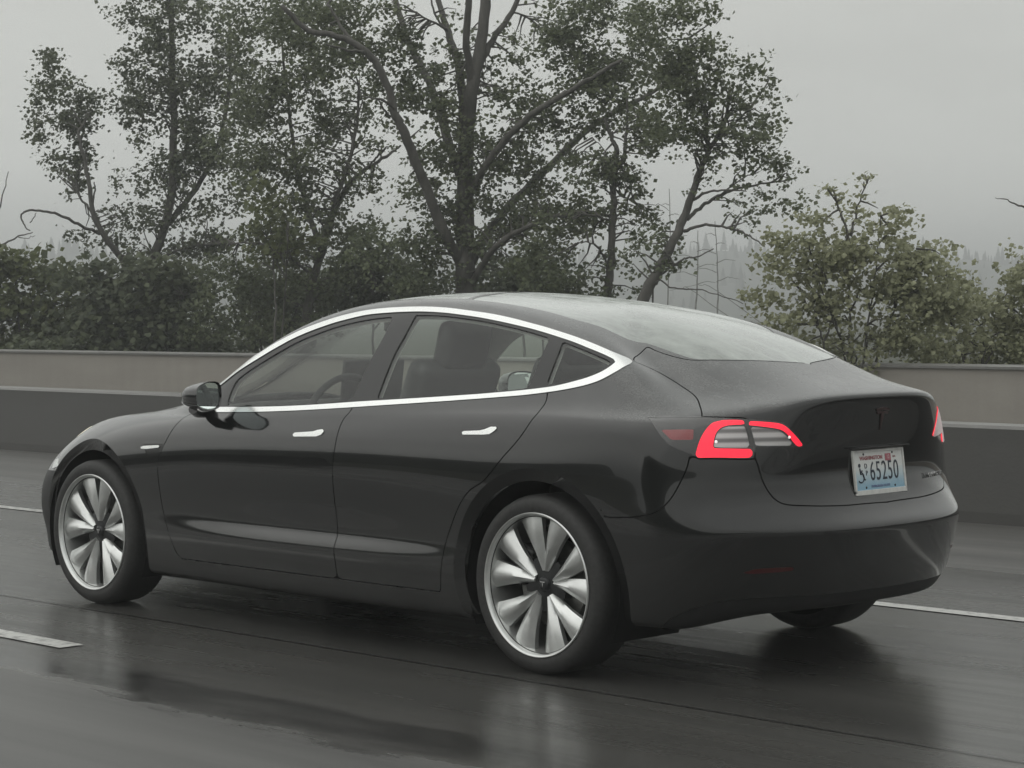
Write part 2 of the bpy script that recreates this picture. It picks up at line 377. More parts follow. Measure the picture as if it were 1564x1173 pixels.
# ------------------------------------------------------------------ car materials
def mat_paint():
    m, t, b = material('black_paint')
    tc = t.new('ShaderNodeTexCoord'); geo = t.new('ShaderNodeNewGeometry')
    b.inputs['Base Color'].default_value = (.006, .0065, .007, 1)
    b.inputs['Metallic'].default_value = 0
    b.inputs['Coat Weight'].default_value = 1
    b.inputs['Coat IOR'].default_value = 1.5
    b.inputs['Specular IOR Level'].default_value = .3
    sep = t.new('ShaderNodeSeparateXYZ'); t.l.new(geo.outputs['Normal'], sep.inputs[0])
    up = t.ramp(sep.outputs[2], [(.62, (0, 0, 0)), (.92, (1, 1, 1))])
    # rain drops and film lie on upward faces; their sky sheen is painted in
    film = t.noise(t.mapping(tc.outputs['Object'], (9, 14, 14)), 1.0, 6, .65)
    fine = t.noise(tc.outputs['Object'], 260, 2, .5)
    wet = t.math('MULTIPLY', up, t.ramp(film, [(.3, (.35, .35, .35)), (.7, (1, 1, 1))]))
    sz = t.new('ShaderNodeSeparateXYZ'); t.l.new(tc.outputs['Object'], sz.inputs[0])
    grime_n = t.noise(t.mapping(tc.outputs['Object'], (2.2, 2.2, 5)), 1.0, 6, .65)
    # film of road spray on the lowest panels
    low = t.math('MULTIPLY', t.ramp(sz.outputs[2], [(.22, (1, 1, 1)), (.60, (0, 0, 0))]), t.ramp(grime_n, [(.3, (.45, .45, .45)), (.7, (1, 1, 1))]))
    rough = t.math('ADD', t.math('ADD', t.math('MULTIPLY', wet, .24), .02), t.math('MULTIPLY', low, .20))
    t.set(b, 'Coat Roughness', rough)
    t.set(b, 'Roughness', t.math('ADD', t.math('MULTIPLY', wet, .2), .12))
    dust = t.noise(t.mapping(tc.outputs['Object'], (3, 3, 6)), 1.0, 5, .6)
    road = t.math('MULTIPLY', t.ramp(dust, [(.45, (0, 0, 0)), (.75, (1, 1, 1))]), .5)
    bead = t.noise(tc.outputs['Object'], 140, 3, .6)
    bead_sheen = t.math('MULTIPLY', wet, t.ramp(bead, [(.35, (.35, .35, .35)), (.7, (1, 1, 1))]))  # mask for the pale sky sheen put into the upward base colour
    t.set(b, 'Base Color', t.mix(t.math('MULTIPLY', bead_sheen, .85), t.mix(low, t.mix(road, (.008, .0085, .009, 1), (.016, .016, .0155, 1)), (.030, .030, .029, 1)), (.15, .153, .15, 1)))
    t.set(b, 'Normal', t.bump(t.math('MULTIPLY', fine, wet), .12, .002))
    t.l.new(t.bump(t.math('MULTIPLY', fine, wet), .2, .002), b.inputs['Coat Normal'])
    return m

def mat_glass(name, tint, gloss_rough=.01, wet=False, ior=1.5, gain=1.6):
    m = bpy.data.materials.new(name); m.use_nodes = True
    t = NT(m.node_tree); t.n.clear()
    out = t.new('ShaderNodeOutputMaterial')
    tr = t.new('ShaderNodeBsdfTransparent', {'Color': (*tint, 1)})
    gl = t.new('ShaderNodeBsdfGlossy', {'Color': (1, 1, 1, 1), 'Roughness': gloss_rough})
    geo = t.new('ShaderNodeNewGeometry')
    dt = t.new('ShaderNodeVectorMath', operation='DOT_PRODUCT')
    t.l.new(geo.outputs['Incoming'], dt.inputs[0]); t.l.new(geo.outputs['Normal'], dt.inputs[1])
    cs = t.math('SUBTRACT', 1.0, t.math('ABSOLUTE', dt.outputs['Value']), True)
    f0 = ((ior - 1) / (ior + 1)) ** 2
    fac = t.math('MULTIPLY', t.math('ADD', t.math('MULTIPLY', t.math('POWER', cs, 5.0), 1 - f0), f0), gain, True)
    mx = t.new('ShaderNodeMixShader')
    t.l.new(fac, mx.inputs[0]); t.l.new(tr.outputs[0], mx.inputs[1]); t.l.new(gl.outputs[0], mx.inputs[2])
    last = mx.outputs[0]
    if wet:
        # rain film on the lying pane, its sky sheen painted as pale diffuse colour
        tc = t.new('ShaderNodeTexCoord')
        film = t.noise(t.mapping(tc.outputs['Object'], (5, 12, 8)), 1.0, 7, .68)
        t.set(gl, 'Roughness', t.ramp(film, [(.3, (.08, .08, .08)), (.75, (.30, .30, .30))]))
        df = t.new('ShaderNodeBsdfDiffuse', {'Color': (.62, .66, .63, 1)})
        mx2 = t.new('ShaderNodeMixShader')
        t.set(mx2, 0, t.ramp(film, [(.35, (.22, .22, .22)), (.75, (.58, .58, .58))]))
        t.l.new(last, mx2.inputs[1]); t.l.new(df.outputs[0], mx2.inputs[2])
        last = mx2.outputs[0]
    t.l.new(last, out.inputs[0])
    return m

M = {}
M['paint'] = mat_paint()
M['gap'] = simple('seam_shadow_rubber', (.004, .004, .004), .8, spec=.1)
M['black_gloss'] = simple('black_gloss_trim', (.008, .008, .008), .16, coat=0)
M['black_plastic'] = simple('black_plastic', (.018, .018, .018), .55, noise=.2)
M['liner'] = simple('arch_liner_felt', (.010, .010, .010), .9, spec=.15)
M['chrome'] = simple('satin_bright_trim', (.84, .85, .84), .2, metal=1.0)
M['glass'] = mat_glass('door_glass', (.90, .95, .91), gain=1.15)
M['glass_dark'] = mat_glass('roof_glass', (.20, .22, .205), .12, wet=True, gain=2.0)
M['glass_rear'] = mat_glass('rear_glass', (.42, .46, .43), .12, wet=True, gain=2.2)
M['glass_front'] = mat_glass('windscreen_glass', (.70, .73, .70))
M['rubber'] = simple('tyre_rubber', (.036, .0358, .0352), .62, noise=.25, nscale=60, spec=.35)
M['mirror_glass'] = simple('mirror_silvering', (.80, .86, .86), .02, metal=1.0)
M['seat'] = simple('seat_leatherette', (.036, .036, .036), .5, noise=.15)
M['cabin'] = simple('cabin_trim', (.030, .030, .029), .7, noise=.15)
M['headliner'] = simple('pale_headliner_cloth', (.42, .42, .40), .9, noise=.06)
M['red_on'] = simple('lit_red_light_guide', (.5, .01, .02), .3, emit=(1.0, .012, .045), estr=1.15)
M['red_off'] = simple('unlit_red_reflector', (.30, .03, .035), .25, coat=.6)
M['red_dim'] = simple('dim_red_reflector', (.055, .008, .008), .3, coat=.4)
M['lamp_dark'] = simple('smoked_lamp_housing', (.016, .014, .014), .18, coat=.8)
M['lamp_clear'] = None
def mat_lens():
    m = mat_glass('lamp_lens', (.97, .97, .97), gain=1.0)
    # wet, milky plastic; looked along, washed-out lamp glow is painted as pale pink
    t = NT(m.node_tree)
    out = [n for n in t.n if n.type == 'OUTPUT_MATERIAL'][0]
    src = out.inputs[0].links[0].from_socket
    geo = [n for n in t.n if n.type == 'NEW_GEOMETRY'][0]
    dt = [n for n in t.n if n.type == 'VECT_MATH'][0]
    cs = t.math('SUBTRACT', 1.0, t.math('ABSOLUTE', dt.outputs['Value']), True)
    df = t.new('ShaderNodeBsdfDiffuse', {'Color': (.96, .84, .84, 1)})
    mx = t.new('ShaderNodeMixShader')
    t.set(mx, 0, t.ramp(cs, [(.52, (0, 0, 0)), (.68, (.55, .55, .55)), (.85, (.92, .92, .92))]))
    t.l.new(src, mx.inputs[1]); t.l.new(df.outputs[0], mx.inputs[2])
    t.l.new(mx.outputs[0], out.inputs[0])
    return m
M['lens'] = mat_lens()
M['drl'] = simple('lit_headlight_guide', (.9, .9, .8), .3, emit=(1.0, .95, .72), estr=1.2)
M['spot'] = simple('bright_lamp_spot', (.9, .9, .9), .3, emit=(1, .97, .95), estr=.7)
M['emblem'] = simple('dulled_emblem_metal', (.11, .075, .075), .35, metal=.6)
M['badge'] = simple('bright_badge_metal', (.75, .75, .75), .25, metal=1.0)
M['plate_frame'] = simple('plate_frame_plastic', (.62, .62, .60), .35, noise=.12, nscale=40)
M['ink'] = simple('dark_blue_plate_ink', (.012, .018, .035), .4)
M['ink_red'] = simple('faded_red_plate_ink', (.36, .13, .14), .45)
M['sticker'] = simple('red_tab_sticker', (.42, .12, .15), .4)
M['ink_white'] = simple('white_sticker_ink', (.70, .62, .60), .4)
M['ink_blue'] = simple('pale_blue_plate_ink', (.16, .20, .34), .45)
M['bolt'] = simple('dark_plate_bolt', (.05, .05, .05), .4, metal=.7)
M['disc'] = simple('brake_disc_steel', (.20, .20, .19), .4, metal=.8, noise=.2)
M['hub_dark'] = simple('dark_wheel_grey', (.030, .031, .032), .35, metal=.5)
def mat_reflector():
    m, t, b = material('lamp_reflector_ribs')
    tc = t.new('ShaderNodeTexCoord')
    sep = t.new('ShaderNodeSeparateXYZ'); t.l.new(tc.outputs['Object'], sep.inputs[0])
    wv = t.math('SINE', t.math('MULTIPLY', sep.outputs[2], 190.0))
    f = t.math('ADD', t.math('MULTIPLY', wv, .5), .5)
    t.set(b, 'Base Color', t.ramp(f, [(.1, (.20, .19, .19)), (.8, (.72, .70, .70))]))
    b.inputs['Roughness'].default_value = .3
    b.inputs['Metallic'].default_value = .4
    b.inputs['Coat Weight'].default_value = .6
    return m
M['lamp_clear'] = mat_reflector()
def mat_rim():
    m, t, b = material('machined_silver_alloy')
    tc = t.new('ShaderNodeTexCoord')
    n = t.noise(tc.outputs['Object'], 14, 4, .6)
    t.set(b, 'Base Color', t.ramp(n, [(.3, (.62, .63, .62)), (.7, (.74, .75, .74))]))
    b.inputs['Metallic'].default_value = .85
    t.set(b, 'Roughness', t.math('ADD', t.math('MULTIPLY', n, .12), .26))
    return m
M['rim'] = mat_rim()
def mat_plate():
    m, t, b = material('licence_plate_paint')
    tc = t.new('ShaderNodeTexCoord')
    sep = t.new('ShaderNodeSeparateXYZ'); t.l.new(tc.outputs['Object'], sep.inputs[0])
    n = t.noise(tc.outputs['Object'], 38, 4, .6)
    h = t.math('ADD', sep.outputs[2], t.math('MULTIPLY', t.math('SUBTRACT', n, .5), .03))
    c = t.ramp(t.math('MULTIPLY_ADD', h, 6.0) if False else t.math('ADD', t.math('MULTIPLY', h, 6.4), .5),
               [(.03, (.22, .40, .52)), (.22, (.30, .47, .58)), (.45, (.52, .62, .66)), (.62, (.68, .70, .69)), (1, (.70, .70, .68))])
    t.set(b, 'Base Color', c)
    b.inputs['Roughness'].default_value = .45
    return m
M['plate'] = mat_plate()
# ------------------------------------------------------------------ cutting the body surface into panels
def smooth_outline(pts, sub=4, corner=38):
    pts = [np.array(p, float) for p in pts]
    n = len(pts)
    sharp = []
    for i in range(n):
        a = pts[i] - pts[i - 1]; b = pts[(i + 1) % n] - pts[i]
        ca = np.dot(a, b) / (np.linalg.norm(a) * np.linalg.norm(b) + 1e-9)
        sharp.append(math.degrees(math.acos(max(-1, min(1, ca)))) > corner)
    out = []
    for i in range(n):
        p1, p2 = pts[i], pts[(i + 1) % n]
        p0 = pts[i - 1] if not sharp[i] else 2 * p1 - p2
        p3 = pts[(i + 2) % n] if not sharp[(i + 1) % n] else 2 * p2 - p1
        L = np.linalg.norm(p2 - p1)
        m1 = (p2 - p0) / (L + np.linalg.norm(p1 - p0) + 1e-9) * L
        m2 = (p3 - p1) / (L + np.linalg.norm(p3 - p2) + 1e-9) * L
        for k in range(sub):
            t = k / sub
            out.append((2*t**3-3*t**2+1)*p1 + (t**3-2*t**2+t)*m1 + (-2*t**3+3*t**2)*p2 + (t**3-t**2)*m2)
    return np.array(out)

SU, SV = 14, 10
S_, N_ = body_surface(SU, SV)
if N_[N_.shape[0] // 2, N_.shape[1] // 2, 1] < 0:
    N_ = -N_

def surf_pt(uv):
    u = np.clip(uv[:, 0] * SU, 0, S_.shape[1] - 1.001); v = np.clip(uv[:, 1] * SV, 0, S_.shape[0] - 1.001)
    i, j = u.astype(int), v.astype(int); f, g = (u - i)[:, None], (v - j)[:, None]
    def bl(A):
        return (A[j, i]*(1-f)*(1-g) + A[j, i+1]*f*(1-g) + A[j+1, i]*(1-f)*g + A[j+1, i+1]*f*g)
    return bl(S_), bl(N_)

def at_uv(u, v, off=0.0):
    P, N = surf_pt(np.array([[u, v]], float))
    return Vector(P[0] + N[0] * off), Vector(N[0])

class Shell:
    def __init__(s):
        R, C, _ = S_.shape
        s.V = S_.reshape(-1, 3); s.N = N_.reshape(-1, 3)
        uu, vv = np.meshgrid(np.arange(C) / SU, np.arange(R) / SV)
        s.UV = np.c_[uu.ravel(), vv.ravel()]
        s.F = [(r*C+c, r*C+c+1, (r+1)*C+c+1, (r+1)*C+c) for r in range(R-1) for c in range(C-1)]
        a, b, c_, d_ = s.F[(R // 2) * (C - 1) + C // 2]
        if np.dot(np.cross(s.V[b] - s.V[a], s.V[d_] - s.V[a]), s.N[a]) < 0:
            s.F = [f[::-1] for f in s.F]
        s.f = {}
    def outline_field(s, name, pts, smooth=True):
        poly = smooth_outline(pts) if smooth else np.array(pts, float)
        P3, _ = surf_pt(poly)
        x, y = s.UV[:, 0], s.UV[:, 1]
        inside = np.zeros(len(x), bool)
        for a, b in zip(poly, np.roll(poly, -1, 0)):
            c = (a[1] > y) != (b[1] > y)
            if not c.any():
                continue
            xi = (b[0]-a[0]) * (y-a[1]) / (b[1]-a[1] + 1e-12) + a[0]
            inside ^= c & (x < xi)
        lo, hi = P3.min(0) - .06, P3.max(0) + .06
        m = np.all((s.V > lo) & (s.V < hi), 1)
        d = np.full(len(x), .06)
        Vm = s.V[m]
        dm = np.full(len(Vm), .06)
        for a, b, ua, ub in zip(P3, np.roll(P3, -1, 0), poly, np.roll(poly, -1, 0)):
            if (ua[0] < -.2 and ub[0] < -.2) or (ua[1] < -.5 and ub[1] < -.5) or (ua[1] > 16.5 and ub[1] > 16.5) or (ua[0] > 21.2 and ub[0] > 21.2):
                continue
            ab = b - a
            t = np.clip(((Vm - a) @ ab) / (ab @ ab + 1e-12), 0, 1)
            dm = np.minimum(dm, np.linalg.norm(Vm - a - t[:, None] * ab, axis=1))
        d[m] = dm
        s.f[name] = np.where(inside, -d, d)
    def cut(s, name, level=0.0):
        f = s.f[name] - level
        f = np.where(np.abs(f) < 2e-5, 2e-5, f)
        sg = f > 0
        nV = len(s.V); new = {}; pa, pb, pt = [], [], []
        out = []
        def mid(a, b):
            k = (a, b) if a < b else (b, a)
            if k not in new:
                new[k] = nV + len(pa)
                pa.append(k[0]); pb.append(k[1]); pt.append(f[k[0]] / (f[k[0]] - f[k[1]]))
            return new[k]
        for fc in s.F:
            st = [sg[i] for i in fc]
            if all(st) or not any(st):
                out.append(fc); continue
            A, B = [], []
            for i in range(len(fc)):
                a, b = fc[i], fc[(i + 1) % len(fc)]
                (A if sg[a] else B).append(a)
                if sg[a] != sg[b]:
                    mm = mid(a, b); A.append(mm); B.append(mm)
            if len(A) > 2: out.append(tuple(A))
            if len(B) > 2: out.append(tuple(B))
        s.F = out
        if pa:
            pa, pb, pt = np.array(pa), np.array(pb), np.array(pt)[:, None]
            ip = lambda X: np.concatenate([X, X[pa] * (1 - pt) + X[pb] * pt])
            s.V = ip(s.V); s.UV = ip(s.UV); s.N = ip(s.N)
            s.N /= np.linalg.norm(s.N, axis=1, keepdims=True) + 1e-12
            for k in s.f:
                X = s.f[k]
                s.f[k] = np.concatenate([X, X[pa] * (1 - pt[:, 0]) + X[pb] * pt[:, 0]])
    def means(s):
        idx = np.concatenate([np.array(f) for f in s.F])
        ln = np.array([len(f) for f in s.F])
        st = np.r_[0, np.cumsum(ln)[:-1]]
        g = lambda X: np.add.reduceat(X[idx], st, axis=0) / (ln if X.ndim == 1 else ln[:, None])
        return {k: g(v) for k, v in s.f.items()}, g(s.V), g(s.UV), g(s.N)

def piece(sh, mask, off=0.0, rim=0.0, mirror=None, ring=False):
    """verts, faces, normals of the faces in mask, moved out along the normal, edges turned in by rim;
    mirror: None = left only, 'right' = right only, 'both' = both halves in one mesh"""
    F = [sh.F[i] for i in np.nonzero(mask)[0]]
    if not F:
        return [], [], []
    used = np.unique(np.concatenate([np.array(f) for f in F]))
    mp = {int(v): i for i, v in enumerate(used)}
    N = sh.N[used].copy()
    V = sh.V[used] + N * off
    if ring:
        for xc in (0.0, 2.875):
            d = np.c_[V[:, 0] - xc, V[:, 2] - .334]
            r = np.hypot(d[:, 0], d[:, 1])
            w = np.clip((ARCH_OUT - r) / (ARCH_OUT - ARCH_IN), 0, 1) * (r < ARCH_OUT + 1e-4)
            V -= N * (.017 * w)[:, None]
            k = (r < ARCH_OUT + 1e-3)
            rad = np.zeros_like(N); rad[:, 0] = d[:, 0] / r; rad[:, 2] = d[:, 1] / r
            N[k] = N[k] - .75 * rad[k]
        N /= np.linalg.norm(N, axis=1, keepdims=True)
    F = [tuple(mp[i] for i in f) for f in F]
    if rim:
        cnt = {}
        for f in F:
            for a, b in zip(f, f[1:] + f[:1]):
                cnt[(a, b)] = cnt.get((a, b), 0) + 1
        V2, N2, F2, inner, outer = [], [], [], {}, {}
        base = len(V)
        for (a, b) in list(cnt):
            if (b, a) in cnt:
                continue
            if abs(V[a][1]) < 2e-3 and abs(V[b][1]) < 2e-3:
                continue
            e = V[b] - V[a]
            side = np.cross(e, N[a]); side /= np.linalg.norm(side) + 1e-12
            q = []
            for (vv, inn) in ((a, 0), (b, 0), (b, 1), (a, 1)):
                q.append(base + len(V2))
                V2.append(V[vv] - N[vv] * (rim if inn else 0)); N2.append(side)
            F2.append((q[1], q[0], q[3], q[2]))
        if V2:
            V = np.concatenate([V, np.array(V2)]); N = np.concatenate([N, np.array(N2)]); F = F + F2
    if mirror is None:
        return V, F, N
    flip = np.array([1, -1, 1])
    if mirror == 'right':
        return V * flip, [f[::-1] for f in F], N * flip
    n = len(V)
    return (np.concatenate([V, V * flip]), F + [tuple(i + n for i in f[::-1]) for f in F],
            np.concatenate([N, N * flip]))
# ------------------------------------------------------------------ the black saloon car
ARCH_OUT, ARCH_IN = .432, .386
sh = Shell()
side = (sh.UV[:, 0] > 5.4) & (sh.UV[:, 0] < 18.6) & (sh.UV[:, 1] < 10.8)
for nm, xc in (('arch_rear', 0.0), ('arch_front', 2.875)):
    d = np.hypot(sh.V[:, 0] - xc, sh.V[:, 2] - .334)
    sh.f[nm] = np.where(side & (np.abs(sh.V[:, 0] - xc) < .7), d, 2.0)
OUTL['hood'] = [(21.5, 9.9), (20, 9.95), (18.8, 10.15), (17.6, 10.7), (16.6, 11.0), (15.6, 11.05), (14.6, 11.05), (14.05, 11.2),
                (14.1, 11.7), (14.8, 12.2), (16, 12.55), (17.5, 12.75), (19, 12.85), (21.5, 12.9)]
OUTL['headlight'] = [(19.3, 8.7), (18.6, 8.75), (17.9, 8.85), (17, 9.0), (16.35, 9.15), (15.95, 9.65), (15.8, 10.2), (16.05, 10.38), (16.75, 10.35), (17.3, 10.4), (18.1, 10.2), (18.8, 9.9), (19.3, 9.5)]
OUTL['drl'] = [(15.86, 10.08), (15.95, 10.30), (16.4, 10.12), (16.9, 9.75), (17.5, 9.45), (17.4, 9.25), (16.75, 9.42), (16.2, 9.62)]
OUTL['air_curtain'] = [(16.0, 6.6), (16.6, 6.75), (18.4, 6.6), (18.6, 1.2), (17.2, .5), (16.3, .5), (16.0, 3)]
OUTL['side_marker'] = [(15.98, 7.0), (16.3, 6.9), (16.4, 7.7), (16.12, 7.8)]
OUTL['front_bumper'] = [(21.5, 9.35), (20, 9.35), (19.4, 9.3), (19.3, 8.6), (18.5, 8.6), (17.8, 8.75), (17.2, 8.9), (16.45, 8.75), (16.15, 7.6), (16.3, 5), (16.4, 3), (16.5, -1), (21.5, -1)]
OUTL['windscreen'] = [(21.5, 13.05), (19, 13.0), (17, 12.85), (15.5, 12.5), (14.4, 12.15), (14.0, 12.35), (13.6, 13.1), (13.0, 13.85), (12.55, 14.35), (12.2, 15), (12.0, 16), (12.0, 17), (21.5, 17)]
OUTL['roof_pane'] = [(9.95, 17), (9.95, 15.3), (9.9, 14.6), (9.8, 14.05), (10.4, 13.95), (11.2, 14.05), (12, 14.35), (12.15, 14.6), (12.0, 15), (11.85, 16), (11.85, 17)]
G = .0024
for nm, pts in OUTL.items():
    if nm in ('glass_edge', 'plate'):
        continue
    sh.outline_field(nm, pts, smooth=nm not in ('reflector_side',))
for nm in OUTL:
    if nm in sh.f and nm not in ('front_door', 'rear_door', 'trunk_lid', 'rear_bumper', 'hood', 'front_bumper'):
        sh.cut(nm)
for nm in ('front_door', 'rear_door', 'trunk_lid', 'rear_bumper', 'hood', 'front_bumper'):
    sh.cut(nm, G); sh.cut(nm, -G)
for nm in ('arch_rear', 'arch_front'):
    sh.cut(nm, ARCH_OUT); sh.cut(nm, ARCH_IN)
fm, cV, cUV, cN = sh.means()
n = len(sh.F)
lab = np.full(n, 'body', dtype='U20')
free = np.ones(n, bool)
def take(name, mask):
    global free
    lab[mask & free] = name
    free = free & ~mask
ar = np.minimum(fm['arch_rear'], fm['arch_front'])
take('void', ar < ARCH_IN)
take('ring', ar < ARCH_OUT)
I = {k: v < 0 for k, v in fm.items()}
for h in ('handle_front', 'handle_rear', 'camera_bar', 'camera_dark'):
    take(h, I[h])
take('chrome', I['chrome_outer'] & ~I['chrome_inner'])
for g in ('glass_front', 'glass_rear', 'glass_quarter'):
    take(g, I[g] & I['chrome_inner'])
take('pillar', I['chrome_inner'])
for r in ('red_outer', 'red_inner', 'reflector_side', 'lamp_mid_outer', 'lamp_mid_inner'):
    take(r, I[r] & I['lamp'])
take('lamp_dark', I['lamp'])
take('drl', I['drl'] & I['headlight'])
take('headlight', I['headlight'])
take('bumper_reflector', I['bumper_reflector'])
take('side_marker', I['side_marker'])
take('air_curtain', I['air_curtain'])
for g in ('rear_window', 'windscreen', 'roof_pane'):
    take(g, I[g])
gap = np.zeros(n, bool)
for nm in ('front_door', 'rear_door', 'trunk_lid', 'rear_bumper', 'hood', 'front_bumper'):
    gap |= np.abs(fm[nm]) < G
take('gap', gap)
for nm in ('trunk_lid', 'front_door', 'rear_door', 'hood'):
    take(nm, I[nm])
take('diffuser', I['diffuser'] & I['rear_bumper'])
take('rear_bumper', I['rear_bumper'])
take('front_bumper', I['front_bumper'])

car = empty('car', (0, 0, 0))
tag(car, 'black four-door saloon car with lit red tail lamps driving on the wet road', 'car')

def panel(name, key, mat, parent=None, off=0.0, rim=.010, mode='both'):
    keys = (key,) if isinstance(key, str) else key
    V, F, N = piece(sh, np.isin(lab, keys), off, rim, mode)
    return mesh_from(name, V, F, M[mat] if isinstance(mat, str) else mat, parent or car, True, N)

# main shell with the arch lips
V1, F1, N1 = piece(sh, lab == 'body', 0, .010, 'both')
V2, F2, N2 = piece(sh, lab == 'ring', 0, .03, 'both', ring=True)
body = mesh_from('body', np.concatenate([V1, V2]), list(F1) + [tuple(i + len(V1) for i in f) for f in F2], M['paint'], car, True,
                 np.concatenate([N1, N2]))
panel('panel_seam', 'gap', 'gap', body, -.007, 0)
panel('hood', 'hood', 'paint')
fb = panel('front_bumper', 'front_bumper', 'paint')
for mode in (None, 'right'):
    panel('air_curtain', 'air_curtain', 'black_plastic', fb, -.002, .01, mode)
bump = panel('rear_bumper', 'rear_bumper', 'paint')
panel('diffuser', 'diffuser', 'black_plastic', bump, -.004, .02)
lid = panel('trunk_lid', 'trunk_lid', 'paint')
panel('windscreen', 'windscreen', 'glass_front', None, -.003, 0)
panel('roof_pane', 'roof_pane', 'glass_dark', None, -.002, .004)
panel('rear_window', 'rear_window', 'glass_rear', None, -.002, .004)
for mode in (None, 'right'):
    fd = panel('front_door', 'front_door', 'paint', None, 0, .012, mode)
    rd = panel('rear_door', 'rear_door', 'paint', None, 0, .012, mode)
    for d_, h_ in ((fd, 'handle_front'), (rd, 'handle_rear')):
        panel('handle', h_, 'chrome', d_, .004, .012, mode)
    panel('window', 'glass_front', 'glass', fd, -.004, 0, mode)
    panel('window', 'glass_rear', 'glass', rd, -.004, 0, mode)
    panel('quarter_window', 'glass_quarter', 'glass', None, -.004, 0, mode)
    panel('window_pillar', 'pillar', 'black_gloss', None, -.001, .010, mode)
    panel('window_trim', 'chrome', 'chrome', None, .003, .012, mode)
    rp = panel('side_camera', 'camera_dark', 'black_gloss', None, -.002, .004, mode)
    panel('bright_bar', 'camera_bar', 'chrome', rp, .003, .008, mode)
    tl = panel('tail_lamp', 'lamp_dark', 'lamp_dark', None, -.001, .008, mode)
    panel('light_guide', ('red_outer',), 'red_on', tl, -.001, 0, mode)
    panel('light_guide', ('red_inner',), 'red_on', tl, -.001, 0, mode)
    panel('reflector_bowl', ('lamp_mid_outer', 'lamp_mid_inner'), 'lamp_clear', tl, -.004, .003, mode)
    panel('side_reflector', 'reflector_side', 'red_off', tl, -.001, .003, mode)
    panel('lens', ('lamp_dark', 'red_outer', 'red_inner', 'lamp_mid_outer', 'lamp_mid_inner', 'reflector_side'), 'lens', tl, .003, 0, mode)
    for u_, v_ in ((3.97, 8.56), (2.19, 8.38)):                     # lit reversing-lamp spots
        p_, n_ = at_uv(u_, v_, -.0025)
        bm = bmesh.new()
        r_ = bmesh.ops.create_uvsphere(bm, u_segments=10, v_segments=6, radius=.0055)
        bmesh.ops.translate(bm, vec=Vector((p_.x, p_.y if mode is None else -p_.y, p_.z)), verts=r_['verts'])
        from_bm('lamp_spot', bm, M['spot'], tl, True)
    hl = panel('headlight', 'headlight', 'lamp_dark', None, -.001, .006, mode)
    panel('light_guide', 'drl', 'drl', hl, .001, .004, mode)
    panel('side_marker', 'side_marker', 'chrome', None, .002, .004, mode)
    panel('bumper_reflector', 'bumper_reflector', 'red_dim', bump, .001, .004, mode)

# wheel wells and floor pan
def well(xc, s):
    bm = bmesh.new()
    R0, ys = .393, (.50, .70, .872)
    rows = []
    for y in ys:
        rows.append([bm.verts.new((xc + R0 * math.cos(a), s * y, .334 + R0 * math.sin(a)))
                     for a in [math.radians(-28 + 236 * k / 40) for k in range(41)]])
    for A, B in zip(rows, rows[1:]):
        for k in range(40):
            bm.faces.new((A[k], A[k + 1], B[k + 1], B[k]))
    c = bm.verts.new((xc, s * ys[0], .2))
    for k in range(40):
        bm.faces.new((c, rows[0][k], rows[0][k + 1]))
    return from_bm('wheel_well', bm, M['liner'], car, True)
for xc in (0, 2.875):
    for s in (1, -1):
        well(xc, s)
bm = bmesh.new()
bm_box(bm, (1.42, 0, .20), (2.05, 1.52, .07), bevel=.02)
bm_box(bm, (1.50, 0, .225), (3.9, .98, .06), bevel=.02)
from_bm('floor_pan', bm, M['liner'], car)

